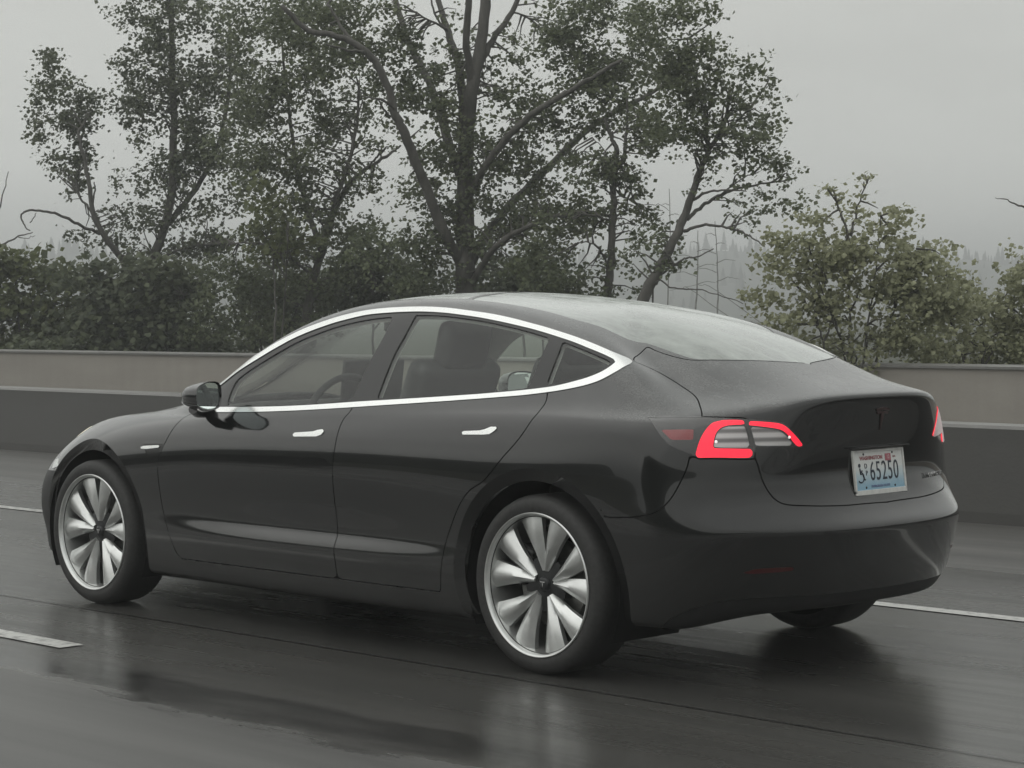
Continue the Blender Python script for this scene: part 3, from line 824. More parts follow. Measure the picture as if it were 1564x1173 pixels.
# ------------------------------------------------------------------ wheels
def make_wheel(parent, loc, s, spin=0.0, steer=0.0):
    w = empty('wheel', loc, parent)
    w.rotation_euler = (0, 0, steer)
    # everything below is built facing +Y (the outside), radius in X-Z; s = -1 mirrors it
    Y0 = .113                                                    # outer flange face measured from the tyre's middle
    bm = bmesh.new()
    prof = [(.252, -.095), (.268, -.106), (.290, -.114), (.312, -.112), (.326, -.100), (.3325, -.082), (.334, -.05), (.334, 0), (.334, .05),
            (.3325, .082), (.326, .100), (.312, .114), (.290, .1165), (.272, .113), (.262, .107), (.252, .095)]
    bm_lathe(bm, [(r, s * y) for r, y in prof], 96)
    # tread grooves
    tyre = from_bm('tyre', bm, M['rubber'], w, True)
    bm = bmesh.new()
    # barrel and flange
    prof = [(.2685, .108), (.2690, .114), (.266, .1175), (.2620, .1168), (.2590, .1135), (.2535, .094), (.2470, .05), (.236, -.02), (.236, -.09),
            (.25, -.105), (.262, -.105), (.262, -.10)]
    bm_lathe(bm, [(r, s * y) for r, y in prof], 96)
    # ten sculpted spokes in five pairs that meet at the hub
    def spoke(th0, th1, wdt):
        nseg, rows = 10, []
        for i in range(nseg + 1):
            k = i / nseg
            r = .050 + (.2535 - .050) * k
            th = th0 + (th1 - th0) * (k ** .55)
            half = (.013 + (wdt - .013) * (k ** 1.05))
            yy = .072 + .026 * math.sin(min(1, k * 1.15) * PI / 2) - .006 * k          # crown of the spoke
            dep = .030 + .012 * k
            ring = []
            for (u, dy) in ((-1.0, -dep), (-1.0, -.020), (-.5, -.0065), (0.0, 0.0), (.5, -.0065), (1.0, -.020), (1.0, -dep)):
                a = u * half
                x = r * math.cos(th) - a * math.sin(th)
                z = r * math.sin(th) + a * math.cos(th)
                ring.append(bm.verts.new((x, s * (yy + dy), z)))
            rows.append(ring)
        for A, B in zip(rows, rows[1:]):
            for j in range(6):
                bm.faces.new((A[j], A[j + 1], B[j + 1], B[j]))
        bm.faces.new(rows[0]); bm.faces.new(rows[-1])
    for k in range(5):
        c = math.radians(90 + 72 * k + 4) + spin
        for sg in (-1, 1):
            spoke(c + sg * math.radians(7), c + sg * math.radians(17.8), .054)
    rim = from_bm('rim', bm, M['rim'], w, angle=42)
    # dark five-armed star with the cap
    bm = bmesh.new()
    vs, vb = [], []
    for k in range(10):
        a = math.radians(90 + 72 * (k // 2) + 4 + (36 if k % 2 else 0)) + spin
        r = .105 if k % 2 else .050
        vs.append((a, r))
    top, bot = [], []
    for a, r in vs:
        wv = [(a, r)] if r < .1 else [(a - .10, r), (a + .10, r)]
        for aa, rr in wv:
            yt = .060 if rr < .1 else .056
            top.append(bm.verts.new((rr * math.cos(aa), s * yt, rr * math.sin(aa))))
            bot.append(bm.verts.new((rr * math.cos(aa), s * .02, rr * math.sin(aa))))
    cen = bm.verts.new((0, s * .066, 0))
    m_ = len(top)
    for i in range(m_):
        j = (i + 1) % m_
        bm.faces.new((top[i], top[j], cen)); bm.faces.new((top[i], bot[i], bot[j], top[j]))
    hub = from_bm('hub', bm, M['hub_dark'], w)
    bm = bmesh.new()
    bm_lathe(bm, [(.0005, s * .0755), (.018, s * .0750), (.026, s * .071), (.029, s * .058)], 28)
    cap = from_bm('centre_cap', bm, M['hub_dark'], w, True)
    # small emblem on the cap
    bm = bmesh.new()
    y = s * .0765
    for pl in ([(-.013, .010), (.013, .010), (.012, .006), (-.012, .006)], [(-.003, .004), (.003, .004), (.0, -.014)]):
        bm.faces.new([bm.verts.new((a * -s, y, b)) for a, b in pl])
    from_bm('cap_emblem', bm, M['badge'], w)
    # brake disc and caliper behind the spokes
    bm = bmesh.new()
    bm_lathe(bm, [(.07, s * .018), (.165, s * .018), (.168, s * .012), (.168, s * -.008), (.07, s * -.012)], 48)
    from_bm('brake_disc', bm, M['disc'], w, angle=30)
    bm = bmesh.new()
    bm_box(bm, (.135, s * .018, .06), (.075, .06, .15), Euler((0, -.42, 0)).to_matrix(), .012)
    from_bm('brake_caliper', bm, M['black_plastic'], w)
    bm = bmesh.new()
    bm_lathe(bm, [(.001, s * -.100), (.255, s * -.107), (.272, s * -.1125)], 40)
    from_bm('inner_dish', bm, M['liner'], w)
    return w
make_wheel(car, (0, .79, .334), 1, 0.0)
make_wheel(car, (2.875, .79, .334), 1, math.radians(-5), 0)
make_wheel(car, (0, -.79, .334), -1)
make_wheel(car, (2.875, -.79, .334), -1)

# ------------------------------------------------------------------ door mirrors
def mirror(s):
    bm = bmesh.new()
    # rings from the front to the mirror face: (x, y centre, half width, z low, z high)
    rings = [(2.035, .968, .024, .958, .992), (2.015, .968, .058, .942, 1.018), (1.975, .966, .080, .934, 1.040),
             (1.925, .964, .089, .930, 1.050), (1.89, .962, .091, .929, 1.052)]
    R = []
    for x, yc, hw, z0, z1 in rings:
        ring = []
        for k in range(24):
            a = 2 * PI * k / 24
            cx, cz = math.cos(a), math.sin(a)
            e = .55
            px = math.copysign(abs(cx) ** e, cx) * hw
            pz = math.copysign(abs(cz) ** e, cz) * (z1 - z0) / 2
            skew = -.35 * px                                        # face turned to the driver
            ring.append(bm.verts.new((x + skew * (1.0 if x < 1.9 else .5), s * (yc + px), (z0 + z1) / 2 + pz * (1.0 - .22 * max(0, px / hw)))))
        R.append(ring)
    for A, B in zip(R, R[1:]):
        for k in range(24):
            bm.faces.new((A[k], A[(k + 1) % 24], B[(k + 1) % 24], B[k]))
    bm.faces.new(R[0])
    # rim returning inwards
    inner = [bm.verts.new(v.co + Vector((.012, s * (.962 - abs(v.co.y)) * .10, (.99 - v.co.z) * .10))) for v in R[-1]]
    for k in range(24):
        bm.faces.new((R[-1][k], R[-1][(k + 1) % 24], inner[(k + 1) % 24], inner[k]))
    # foot to the door
    bm_tube(bm, [(1.975, s * .985, .930), (2.02, s * .93, .915), (2.04, s * .86, .915), (2.04, s * .81, .92)], [.020, .024, .028, .032], 10)
    mo = from_bm('door_mirror', bm, M['paint'], car, angle=40)
    bm = bmesh.new()
    g = []
    for k in range(24):
        a = 2 * PI * k / 24
        cx, cz = math.cos(a), math.sin(a)
        px = math.copysign(abs(cx) ** .6, cx) * .082
        pz = math.copysign(abs(cz) ** .6, cz) * .056
        g.append(bm.verts.new((1.899 - .35 * px - (.12 * pz if s < 0 else 0), s * (.962 + px), .990 + pz * (1.0 - .22 * max(0, px / .082)))))
    bm.faces.new(g)
    from_bm('mirror_glass', bm, M['mirror_glass'], mo)
    return mo
mirror(1); mirror(-1)

# ------------------------------------------------------------------ plate, emblem, badge, plate lights
def text_mesh(name, body, size, mat, parent, loc, rot=None, xs=1.0, depth=.0006, space=1.0, bold=0.0):
    cu = bpy.data.curves.new(name, 'FONT')
    cu.body = body; cu.size = size; cu.align_x = 'CENTER'; cu.align_y = 'CENTER'; cu.extrude = depth; cu.space_character = space
    cu.offset = bold
    tmp = bpy.data.objects.new(name + '_tmp', cu)
    COL.objects.link(tmp)
    dg = bpy.context.evaluated_depsgraph_get()
    me = bpy.data.meshes.new_from_object(tmp.evaluated_get(dg))
    bpy.data.objects.remove(tmp)
    # lettering drawn in X-Y is stood up to face the tail (-X), reading towards -Y
    me.transform(Matrix(((0, 0, -1, 0), (-1, 0, 0, 0), (0, 1, 0, 0), (0, 0, 0, 1))) @ Matrix.Diagonal((xs, 1, 1, 1)))
    o = link(name, me, M[mat], parent, False)
    o.location = loc
    return o
PLX, PLZ = -.893, .748
pf = empty('license_plate', (PLX, 0, PLZ), lid)
pf.rotation_euler = (0, math.radians(7), 0)
def pbox(name, mat, c, s, bev=.002):
    bm = bmesh.new(); bm_box(bm, c, s, None, bev); return from_bm(name, bm, M[mat], pf)
bm = bmesh.new()
for c, sz in (((0, 0, .0775), (.010, .318, .009)), ((0, 0, -.074), (.010, .318, .018)), ((0, .1545, 0), (.010, .009, .152)), ((0, -.1545, 0), (.010, .009, .152))):
    bm_box(bm, c, sz, None, .0015)
from_bm('plate_frame', bm, M['plate_frame'], pf)
pbox('plate_sheet', 'plate', (.001, 0, 0), (.003, .303, .150), .0008)
for y, z in ((.09, .066), (-.09, .066), (.09, -.056), (-.09, -.056)):
    bm = bmesh.new()
    r_ = bmesh.ops.create_uvsphere(bm, u_segments=12, v_segments=8, radius=.0045)
    bmesh.ops.transform(bm, matrix=Matrix.Translation((-.001, y, z)) @ Matrix.Diagonal((.5, 1, 1, 1)), verts=r_['verts'])
    from_bm('bolt', bm, M['bolt'], pf, True)
FX = -.0016
text_mesh('plate_number', '65250', .100, 'ink', pf, (FX, -.030, -.001), None, .66, .0006, 1.12, -.0004)
text_mesh('state_name', 'WASHINGTON', .019, 'ink_red', pf, (FX, .045, .051), None, 1.05, .0004, 1.05, .0006)
text_mesh('state_motto', 'EVERGREEN STATE', .012, 'ink_blue', pf, (FX, 0, -.0535), None, 1.1, .0004, 1.05, .0003)
text_mesh('letter_stack', 'D', .026, 'ink', pf, (FX, .083, .022), None, .85)
text_mesh('letter_stack', 'P', .026, 'ink', pf, (FX, .080, -.004), None, .85)
pbox('tab_sticker', 'sticker', (FX - .0002, -.060, .050), (.0008, .036, .026), .0002)
text_mesh('sticker_number', '12', .020, 'ink_white', pf, (FX - .0008, -.060, .050), None, .9, .0002)
text_mesh('tab_text', 'WA', .011, 'ink_red', pf, (FX, -.098, .050), None, 1, .0003)
# wheelchair symbol
bm = bmesh.new()
def pt(y, z): return (FX, y, z)
r_ = bmesh.ops.create_circle(bm, cap_ends=True, segments=16, radius=.0075)
bmesh.ops.transform(bm, matrix=Matrix.Translation((FX - .0004, .122, .026)) @ Matrix.Rotation(PI / 2, 4, 'Y'), verts=r_['verts'])
bm_tube(bm, [pt(.121, .016), pt(.119, -.006), pt(.104, -.006), pt(.098, -.026), pt(.092, -.027)], .0026, 6)
bm_tube(bm, [pt(.120, .006), pt(.106, .006)], .0024, 6)
bm_tube(bm, [pt(.119 + .019 * math.cos(a), -.017 + .019 * math.sin(a)) for a in [math.radians(100 + k * 20) for k in range(12)]], .0024, 6)
from_bm('wheelchair_symbol', bm, M['ink'], pf, True)
# plate lamps in the lip above the plate
for y in (.165, -.07):
    bm = bmesh.new(); bm_box(bm, (-.893, y, .838), (.010, .014, .006), None, .002)
    from_bm('plate_lamp', bm, simple('lit_plate_lamp', (.9, .9, .9), .3, emit=(1, 1, .96), estr=.9), lid)
bm = bmesh.new(); bm_box(bm, (-.896, 0, .8385), (.018, .36, .006), None, .002)
from_bm('plate_lamp_bar', bm, M['black_gloss'], lid)
# T-shaped emblem above the plate
P_, Nn = at_uv(0, 8.66)
bm = bmesh.new()
def plate_poly(pts, d=.004):
    a = [bm.verts.new((0, y, z)) for y, z in pts]; b = [bm.verts.new((d, y, z)) for y, z in pts]
    bm.faces.new(a); bm.faces.new(b[::-1])
    for i in range(len(pts)):
        j = (i + 1) % len(pts); bm.faces.new((a[i], b[i], b[j], a[j]))
plate_poly([(.040, .036), (.022, .041), (0, .043), (-.022, .041), (-.040, .036), (-.037, .028), (-.02, .0325), (0, .034), (.02, .0325), (.037, .028)])
plate_poly([(.034, .025), (.016, .030), (.005, .026), (0, .029), (-.005, .026), (-.016, .030), (-.034, .025), (-.029, .017), (-.009, .021), (0, -.044), (.009, .021), (.029, .017)])
em = from_bm('lid_emblem', bm, M['emblem'], lid)
em.location = P_ + Nn * .005
em.rotation_euler = (0, math.atan2(Nn.z, -Nn.x) * 1.0, 0)
# small word badge low on the right of the lid
nb = Vector((-.866, -.395, .712))
bd = text_mesh('word_badge', 'DUAL MOTOR', .026, 'badge', lid, (0, 0, 0), None, .85, .0012, 1.0, .0003)
def put_on_tail(o, y, z, off=.003):
    """set o on the tail surface at (y, z), facing along the surface"""
    ys = abs(y)
    K = (S_[:, :6 * SU, 1] - ys) ** 2 + (S_[:, :6 * SU, 2] - z) ** 2
    j, i = np.unravel_index(K.argmin(), K.shape)
    P, Nv = S_[j, i].copy(), N_[j, i].copy()
    if y < 0:
        Nv[1] *= -1
    o.location = (P[0] + Nv[0] * off, y + Nv[1] * off, z + Nv[2] * off)
    o.rotation_euler = (0, 0, math.atan2(-Nv[1], -Nv[0]))
put_on_tail(bd, -.395, .712, .012)

# ------------------------------------------------------------------ cabin
def seat(y, x, wdt=.50, rear=False):
    bm = bmesh.new()
    rb = Euler((0, math.radians(-24), 0)).to_matrix()
    bm_box(bm, (x + .27, y, .56), (.52, wdt, .16), Euler((0, -.08, 0)).to_matrix(), .05, 3)
    bm_box(bm, (x - .08, y, .86), (.13, wdt * .96, .62), rb, .055, 3)
    if not rear:
        bm_box(bm, (x - .235, y, 1.205), (.10, .27, .21), Euler((0, math.radians(-16), 0)).to_matrix(), .045, 3)
    so = from_bm('seat', bm, M['seat'], car, angle=60)
    return so
seat(.37, 1.17); seat(-.37, 1.17)
bm = bmesh.new()
rb = Euler((0, math.radians(-28), 0)).to_matrix()
bm_box(bm, (.40, 0, .56), (.50, 1.25, .16), None, .05, 3)
bm_box(bm, (.07, 0, .82), (.13, 1.25, .52), rb, .055, 3)
for y in (.36, 0, -.36):
    bm_box(bm, (-.085, y, 1.08), (.08, .25, .12), rb, .035, 3)
from_bm('rear_bench', bm, M['seat'], car, angle=60)
bm = bmesh.new()
bm_box(bm, (2.12, 0, .86), (.34, 1.34, .16), Euler((0, .1, 0)).to_matrix(), .05, 3)
bm_box(bm, (1.93, 0, 1.02), (.03, .36, .22), Euler((0, -.15, 0)).to_matrix(), .01)
bm_box(bm, (1.45, 0, .52), (1.1, .22, .22), None, .04)
from_bm('dashboard', bm, M['cabin'], car, angle=50)
bm = bmesh.new()
ring = [Vector((1.735, .37, .90)) + Matrix.Rotation(-.42, 3, 'Y') @ Vector((0, .178 * math.cos(a), .178 * math.sin(a))) for a in [2 * PI * k / 36 for k in range(37)]]
bm_tube(bm, ring, .0155, 8, False)
ctr = Vector((1.76, .37, .895))
for a in (0, PI, -PI / 2):
    e = Vector((1.735, .37, .90)) + Matrix.Rotation(-.42, 3, 'Y') @ Vector((0, .175 * math.cos(a), .175 * math.sin(a)))
    bm_tube(bm, [ctr, e], .014, 6)
bm_tube(bm, [ctr, (2.0, .37, .80)], .04, 8)
from_bm('steering_wheel', bm, M['cabin'], car, True)
# inner door cards, parcel shelf, cabin floor, headliner rail
bm = bmesh.new()
for s in (1, -1):
    bm_box(bm, (1.30, s * .795, .66), (1.6, .03, .56), Euler((s * -.05, 0, 0)).to_matrix(), .01)
bm_box(bm, (-.22, 0, .985), (.44, 1.20, .03), Euler((0, .05, 0)).to_matrix(), .01)
bm_box(bm, (1.42, 0, .33), (1.9, 1.45, .05), None, .01)
bm_box(bm, (2.28, 0, .62), (.06, 1.4, .6), None, .01)
from_bm('cabin_lining', bm, M['cabin'], car)
# pale cloth lining of the pillars and roof rails
gh = np.isin(lab, ('body', 'trunk_lid', 'pillar', 'chrome')) & (cUV[:, 0] > 4.6) & (cUV[:, 0] < 14.0) & (cUV[:, 1] > 11.25) & (cUV[:, 1] < 14.6)
V, F, N = piece(sh, gh, -.028, 0, 'both')
mesh_from('headliner', V, [f[::-1] for f in F], M['headliner'], car, True, -N)
# cabin mirror
bm = bmesh.new()
bm_box(bm, (1.74, 0, 1.285), (.03, .22, .06), Euler((0, 0, .25)).to_matrix(), .012)
bm_tube(bm, [(1.75, 0, 1.30), (1.79, 0, 1.345)], .008, 6)
from_bm('cabin_mirror', bm, M['black_plastic'], car)
# seat belt on the pillar behind the driver
# ------------------------------------------------------------------ sky and light (overcast, rain)
SUN_EL, SUN_AZ = math.radians(50), math.radians(62)          # azimuth from +X towards +Y: ahead of the car on its left
def make_world():
    w = bpy.data.worlds.new('World'); SC.world = w; w.use_nodes = True
    t = NT(w.node_tree)
    bg = t.n['Background']
    sky = t.new('ShaderNodeTexSky', sky_type='NISHITA', sun_disc=False)
    sky.sun_elevation = SUN_EL
    sky.sun_rotation = math.radians(90) - SUN_AZ
    sky.air_density = 1.5; sky.dust_density = 4
    tc = t.new('ShaderNodeTexCoord')
    sep = t.new('ShaderNodeSeparateXYZ'); t.l.new(tc.outputs['Generated'], sep.inputs[0])
    # cloud deck: grey with height and soft patches
    n1 = t.noise(t.mapping(tc.outputs['Generated'], (2.2, 2.2, 7.0), (.7, .2, 0)), 1.6, 6, .55)
    patch = t.ramp(n1, [(.3, (.90, .90, .90)), (.7, (1.08, 1.08, 1.08))])
    grad = t.ramp(sep.outputs[2], [(0, (9.1, 9.2, 8.8)), (.07, (8.8, 8.95, 8.55)), (.15, (7.1, 7.2, 6.85)), (.22, (6.1, 6.2, 5.95)), (.40, (7.6, 7.75, 7.5)), (1, (9.4, 9.6, 9.3))])
    cloud = t.mix(1.0, grad, patch, 'MULTIPLY')
    # the deck is thinner, so brighter, towards the hidden sun
    dot = t.new('ShaderNodeVectorMath', operation='DOT_PRODUCT')
    t.l.new(tc.outputs['Generated'], dot.inputs[0]); dot.inputs[1].default_value = (math.cos(SUN_AZ), math.sin(SUN_AZ), .35)
    cloud = t.mix(1.0, cloud, t.ramp(t.math('ADD', t.math('MULTIPLY', dot.outputs['Value'], .5), .5), [(.45, (1, 1, 1)), (1, (1.35, 1.35, 1.35))]), 'MULTIPLY')
    gray = t.new('ShaderNodeHueSaturation', {'Saturation': .25, 'Value': .6})
    t.l.new(sky.outputs[0], gray.inputs['Color'])
    t.l.new(t.mix(.90, gray.outputs[0], cloud), bg.inputs[0])
    bg.inputs[1].default_value = .1
make_world()
sd = bpy.data.lights.new('overcast_sun', 'SUN')
sd.energy = .55; sd.angle = math.radians(110); sd.color = (1, .97, .92)
so = bpy.data.objects.new('overcast_sun', sd); COL.objects.link(so)
so.rotation_euler = Vector((math.cos(SUN_EL) * math.cos(SUN_AZ), math.cos(SUN_EL) * math.sin(SUN_AZ), math.sin(SUN_EL))).to_track_quat('Z', 'Y').to_euler()
so.location = (0, 0, 60)

# ------------------------------------------------------------------ road
def mat_road():
    m, t, b = material('wet_asphalt')
    tc = t.new('ShaderNodeTexCoord'); P = tc.outputs['Object']
    grain = t.noise(P, 160, 3, .6)
    streak = t.noise(t.mapping(P, (.16, 3.6, 1)), 1.0, 7, .62)
    fine = t.noise(t.mapping(P, (.9, 14, 1)), 1.0, 5, .6)
    patch = t.noise(t.mapping(P, (.35, .8, 1)), 1.0, 5, .55, .6)
    # wheel tracks: polished and darker, 0.79 m either side of the lane's middle
    sep = t.new('ShaderNodeSeparateXYZ'); t.l.new(P, sep.inputs[0])
    trk = t.math('ABSOLUTE', t.math('SUBTRACT', t.math('ABSOLUTE', sep.outputs[1]), .79))
    trk = t.ramp(trk, [(0, (1, 1, 1)), (.34, (0, 0, 0))], 'EASE')
    col = t.ramp(t.math('ADD', t.math('MULTIPLY', grain, .5), t.math('MULTIPLY', streak, .5)),
                 [(.32, (.036, .036, .034)), (.68, (.098, .096, .090))])
    # the next lane is coarser and less flooded: a ragged edge beyond the lane's left wheel track
    ragged = t.noise(t.mapping(P, (.55, 2.4, 1)), 1.0, 6, .62)
    edge_y = t.math('SUBTRACT', t.math('ADD', sep.outputs[1], t.math('MULTIPLY', t.math('SUBTRACT', ragged, .5), .85)), 1.5)
    near = t.ramp(t.math('MULTIPLY', edge_y, .25), [(.15, (0, 0, 0)), (.18, (1, 1, 1)), (.62, (1, 1, 1)), (.82, (0, 0, 0))])
    # a band of standing water lies along that edge
    pool = t.math('MULTIPLY', t.ramp(edge_y, [(.30, (0, 0, 0)), (.44, (1, 1, 1)), (.58, (1, 1, 1)), (.70, (0, 0, 0))]), t.ramp(t.noise(t.mapping(P, (.45, 1.4, 1), (3, 0, 0)), 1.0, 5, .6), [(.38, (0, 0, 0)), (.55, (1, 1, 1))]))
    col = t.mix(t.math('MULTIPLY', near, .75), col, t.ramp(streak, [(.3, (.085, .084, .081)), (.7, (.135, .133, .128))]))
    # gritty lighter shoulder beside the barrier
    edge = t.math('ADD', sep.outputs[1], t.math('MULTIPLY', t.math('SUBTRACT', t.noise(t.mapping(P, (.12, 1.2, 1)), 1.0, 4, .6), .5), 1.6))
    shd = t.math('MULTIPLY', t.ramp(t.math('ADD', t.math('MULTIPLY', edge, .1), .6), [(.26, (1, 1, 1)), (.36, (0, 0, 0))], 'EASE'), t.math('LESS_THAN', sep.outputs[1], 0))
    col = t.mix(shd, col, t.ramp(streak, [(.3, (.055, .054, .051)), (.7, (.105, .102, .096))]))
    t.set(b, 'Base Color', t.mix(t.math('MULTIPLY', trk, .30), col, (.022, .022, .022, 1)))
    base_in = b.inputs['Base Color'].links[0].from_socket
    t.set(b, 'Base Color', t.mix(t.math('MULTIPLY', pool, .8), base_in, (.012, .012, .012, 1)))
    wet = t.math('ADD', t.math('MULTIPLY', streak, .45), t.math('ADD', t.math('MULTIPLY', fine, .2), t.math('MULTIPLY', patch, .45)))
    wet = t.math('ADD', wet, t.math('MULTIPLY', trk, .05))
    t.set(b, 'Roughness', t.math('MAXIMUM', t.math('MAXIMUM', t.math('MULTIPLY', shd, .5), t.math('MULTIPLY', near, .42)), t.ramp(wet, [(.40, (.42, .42, .42)), (.53, (.26, .26, .26)), (.66, (.15, .15, .15))])))
    rg = b.inputs['Roughness'].links[0].from_socket
    t.set(b, 'Roughness', t.math('MULTIPLY', rg, t.math('SUBTRACT', 1.0, t.math('MULTIPLY', pool, .55))))
    b.inputs['IOR'].default_value = 1.36
    h = t.math('ADD', t.math('MULTIPLY', grain, .35), t.math('ADD', t.math('MULTIPLY', fine, .5), streak))
    t.set(b, 'Normal', t.bump(h, .22, .006))
    return m
M['road'] = mat_road()

def sheet(name, x0, x1, y0, y1, z, mat, nx=1, ny=1):
    vs = [(x0 + (x1 - x0) * i / nx, y0 + (y1 - y0) * j / ny, z) for j in range(ny + 1) for i in range(nx + 1)]
    fs = [(j*(nx+1)+i, j*(nx+1)+i+1, (j+1)*(nx+1)+i+1, (j+1)*(nx+1)+i) for j in range(ny) for i in range(nx)]
    return mesh_from(name, vs, fs, mat, None, False)
def mat_ground():
    m, t, b = material('rough_grass_ground')
    tc = t.new('ShaderNodeTexCoord')
    n = t.noise(tc.outputs['Object'], .35, 8, .65)
    t.set(b, 'Base Color', t.ramp(n, [(.3, (.018, .022, .011)), (.7, (.045, .05, .026))]))
    b.inputs['Roughness'].default_value = .9
    return m
tag(sheet('ground', -1600, 1600, -1600, 1600, -.02, mat_ground()), kind='structure')
tag(sheet('road', -120, 260, -5.35, 10.6, 0, M['road']), kind='structure')
tag(sheet('opposite_road', -120, 260, -10.85, -5.65, 0, M['road']), kind='structure')

def mat_paintline():
    m, t, b = material('worn_white_road_paint')
    tc = t.new('ShaderNodeTexCoord')
    n = t.noise(tc.outputs['Object'], 26, 5, .65)
    s = t.noise(t.mapping(tc.outputs['Object'], (.7, 9, 1)), 1.0, 4, .6)
    k = t.math('ADD', t.math('MULTIPLY', n, .6), t.math('MULTIPLY', s, .4))
    sx_ = t.new('ShaderNodeSeparateXYZ'); t.l.new(tc.outputs['Object'], sx_.inputs[0])
    worn = t.ramp(t.math('MULTIPLY', sx_.outputs[0], .1), [(.25, (0, 0, 0)), (.6, (1, 1, 1))])          # scrubbed further along
    k = t.math('SUBTRACT', k, t.math('MULTIPLY', worn, .10))
    t.set(b, 'Base Color', t.ramp(k, [(.33, (.12, .12, .115)), (.47, (.50, .50, .48)), (.75, (.66, .66, .63))]))
    b.inputs['Roughness'].default_value = .38
    return m
M['line'] = mat_paintline()
def stripe(name, x0, x1, yc, w, label, z=.004):
    o = sheet(name, x0, x1, yc - w / 2, yc + w / 2, z, M['line'], 1, 1)
    tag(o, kind='structure')
    return o
stripe('edge_line', -120, 260, -1.54, .105, None)
for k in range(-6, 12):
    stripe('lane_dash', 1.84 + 12 * k, 4.9 + 12 * k, 1.70, .115, None)
stripe('far_lane_line', -120, 260, 5.4, .11, None)
# dark sealed joint along the lane
def mat_joint():
    return simple('bitumen_joint', (.034, .034, .033), .32, noise=.3, nscale=20)
jm = mat_joint()
for yc, w in ((1.02, .011),):
    o = sheet('road_joint', -120, 260, yc - w / 2, yc + w / 2, .0036, jm)
    tag(o, kind='structure')

# ------------------------------------------------------------------ concrete median barrier and wall
def mat_concrete(name, lo, hi, wet0, wet1, zr):
    m, t, b = material(name)
    tc = t.new('ShaderNodeTexCoord'); P = tc.outputs['Object']
    n1 = t.noise(t.mapping(P, (.5, 1, 2.5)), 1.2, 7, .62)
    n2 = t.noise(P, 45, 4, .6)
    drip = t.noise(t.mapping(P, (5.5, 5.5, .5)), 1.0, 5, .6)
    k = t.math('ADD', t.math('MULTIPLY', n1, .5), t.math('ADD', t.math('MULTIPLY', n2, .2), t.math('MULTIPLY', drip, .3)))
    c = t.ramp(k, [(.35, lo), (.65, hi)])
    t.set(b, 'Base Color', c)
    t.set(b, 'Roughness', t.ramp(k, [(.35, (wet0,) * 3), (.65, (wet1,) * 3)]))
    t.set(b, 'Normal', t.bump(n2, .25, .004))
    return m
M['barrier'] = mat_concrete('rain_dark_concrete', (.019, .018, .016), (.036, .034, .030), .45, .62, 1)
M['wall'] = mat_concrete('pale_concrete', (.235, .216, .192), (.305, .285, .255), .6, .8, 1)
M['cope'] = mat_concrete('damp_light_concrete', (.13, .128, .122), (.21, .207, .198), .3, .5, 1)
def extrude_profile(name, prof, x0, x1, step, mat, parent=None, closed=True):
    bm = bmesh.new()
    xs = [x0 + (x1 - x0) * i / max(1, round((x1 - x0) / step)) for i in range(max(1, round((x1 - x0) / step)) + 1)]
    R = [[bm.verts.new((x, y, z)) for y, z in prof] for x in xs]
    k = len(prof)
    for A, B in zip(R, R[1:]):
        for i in range(k if closed else k - 1):
            j = (i + 1) % k
            bm.faces.new((A[i], A[j], B[j], B[i]))
    bm.faces.new(R[0]); bm.faces.new(R[-1])
    return from_bm(name, bm, mat, parent)
# barrier: flared foot, sloping face, bevelled top; foot line at y = -5.02
br = empty('median_barrier', (0, -5.2, 0))
tag(br, 'rain-darkened low concrete barrier along the near road shoulder', 'barrier')
b1 = extrude_profile('barrier_wall', [(.17, 0), (.155, .07), (.02, .50), (-.005, .585), (-.30, .585), (-.325, .50), (-.46, .07), (-.475, 0)], -60, 200, 3.05, M['barrier'], br)
b2 = extrude_profile('barrier_top', [(-.006, .586), (-.020, .606), (-.285, .606), (-.299, .586)], -60, 200, 3.05, M['cope'], br)
# unseen barrier added beyond the camera to darken reflections in the car's flank
nb = empty('added_reflected_barrier', (0, 9.7, 0))
tag(nb, 'unseen dark concrete barrier added on the camera side to darken the car flank reflections', 'barrier')
extrude_profile('barrier_wall', [(-.17, 0), (-.155, .07), (-.02, .72), (.005, .80), (.30, .80), (.325, .72), (.46, .07), (.475, 0)], 12, 200, 3.05, M['barrier'], nb)
# farther pale wall beyond the other carriageway, with a light coping
wl = empty('concrete_wall', (0, -11, 0))
tag(wl, 'pale grey concrete wall with light top edge in front of the trees', 'wall')
extrude_profile('wall_face', [(0, -.02), (-.02, .775), (-.24, .775), (-.26, -.02)], -60, 220, 4, M['wall'], wl)
extrude_profile('wall_coping', [(.012, .776), (.012, .80), (-.03, .815), (-.27, .815), (-.27, .776)], -60, 220, 4, M['cope'], wl)
# ------------------------------------------------------------------ trees and shrubs beyond the wall
def mat_leaf(name, a, b_, c):
    m, t, b = material(name)
    tc = t.new('ShaderNodeTexCoord')
    big = t.noise(tc.outputs['Object'], .9, 3, .5)
    oi = t.new('ShaderNodeNewGeometry')
    k = t.math('ADD', t.math('MULTIPLY', big, .55), t.math('MULTIPLY', oi.outputs['Random Per Island'], .45))
    t.set(b, 'Base Color', t.ramp(k, [(.25, a), (.5, b_), (.78, c)]))
    b.inputs['Roughness'].default_value = .5
    b.inputs['Specular IOR Level'].default_value = .35
    tr = t.new('ShaderNodeBsdfTranslucent')
    t.set(tr, 'Color', t.ramp(k, [(.25, a), (.78, c)]))
    mx = t.new('ShaderNodeMixShader', {0: .40})
    t.l.new(b.outputs[0], mx.inputs[1]); t.l.new(tr.outputs[0], mx.inputs[2])
    t.l.new(mx.outputs[0], t.n['Material Output'].inputs[0])
    return m
M['leaf'] = mat_leaf('maple_leaves', (.080, .098, .056), (.12, .142, .078), (.18, .205, .11))
M['leaf_dark'] = mat_leaf('dense_dark_leaves', (.066, .080, .050), (.098, .116, .068), (.145, .165, .095))
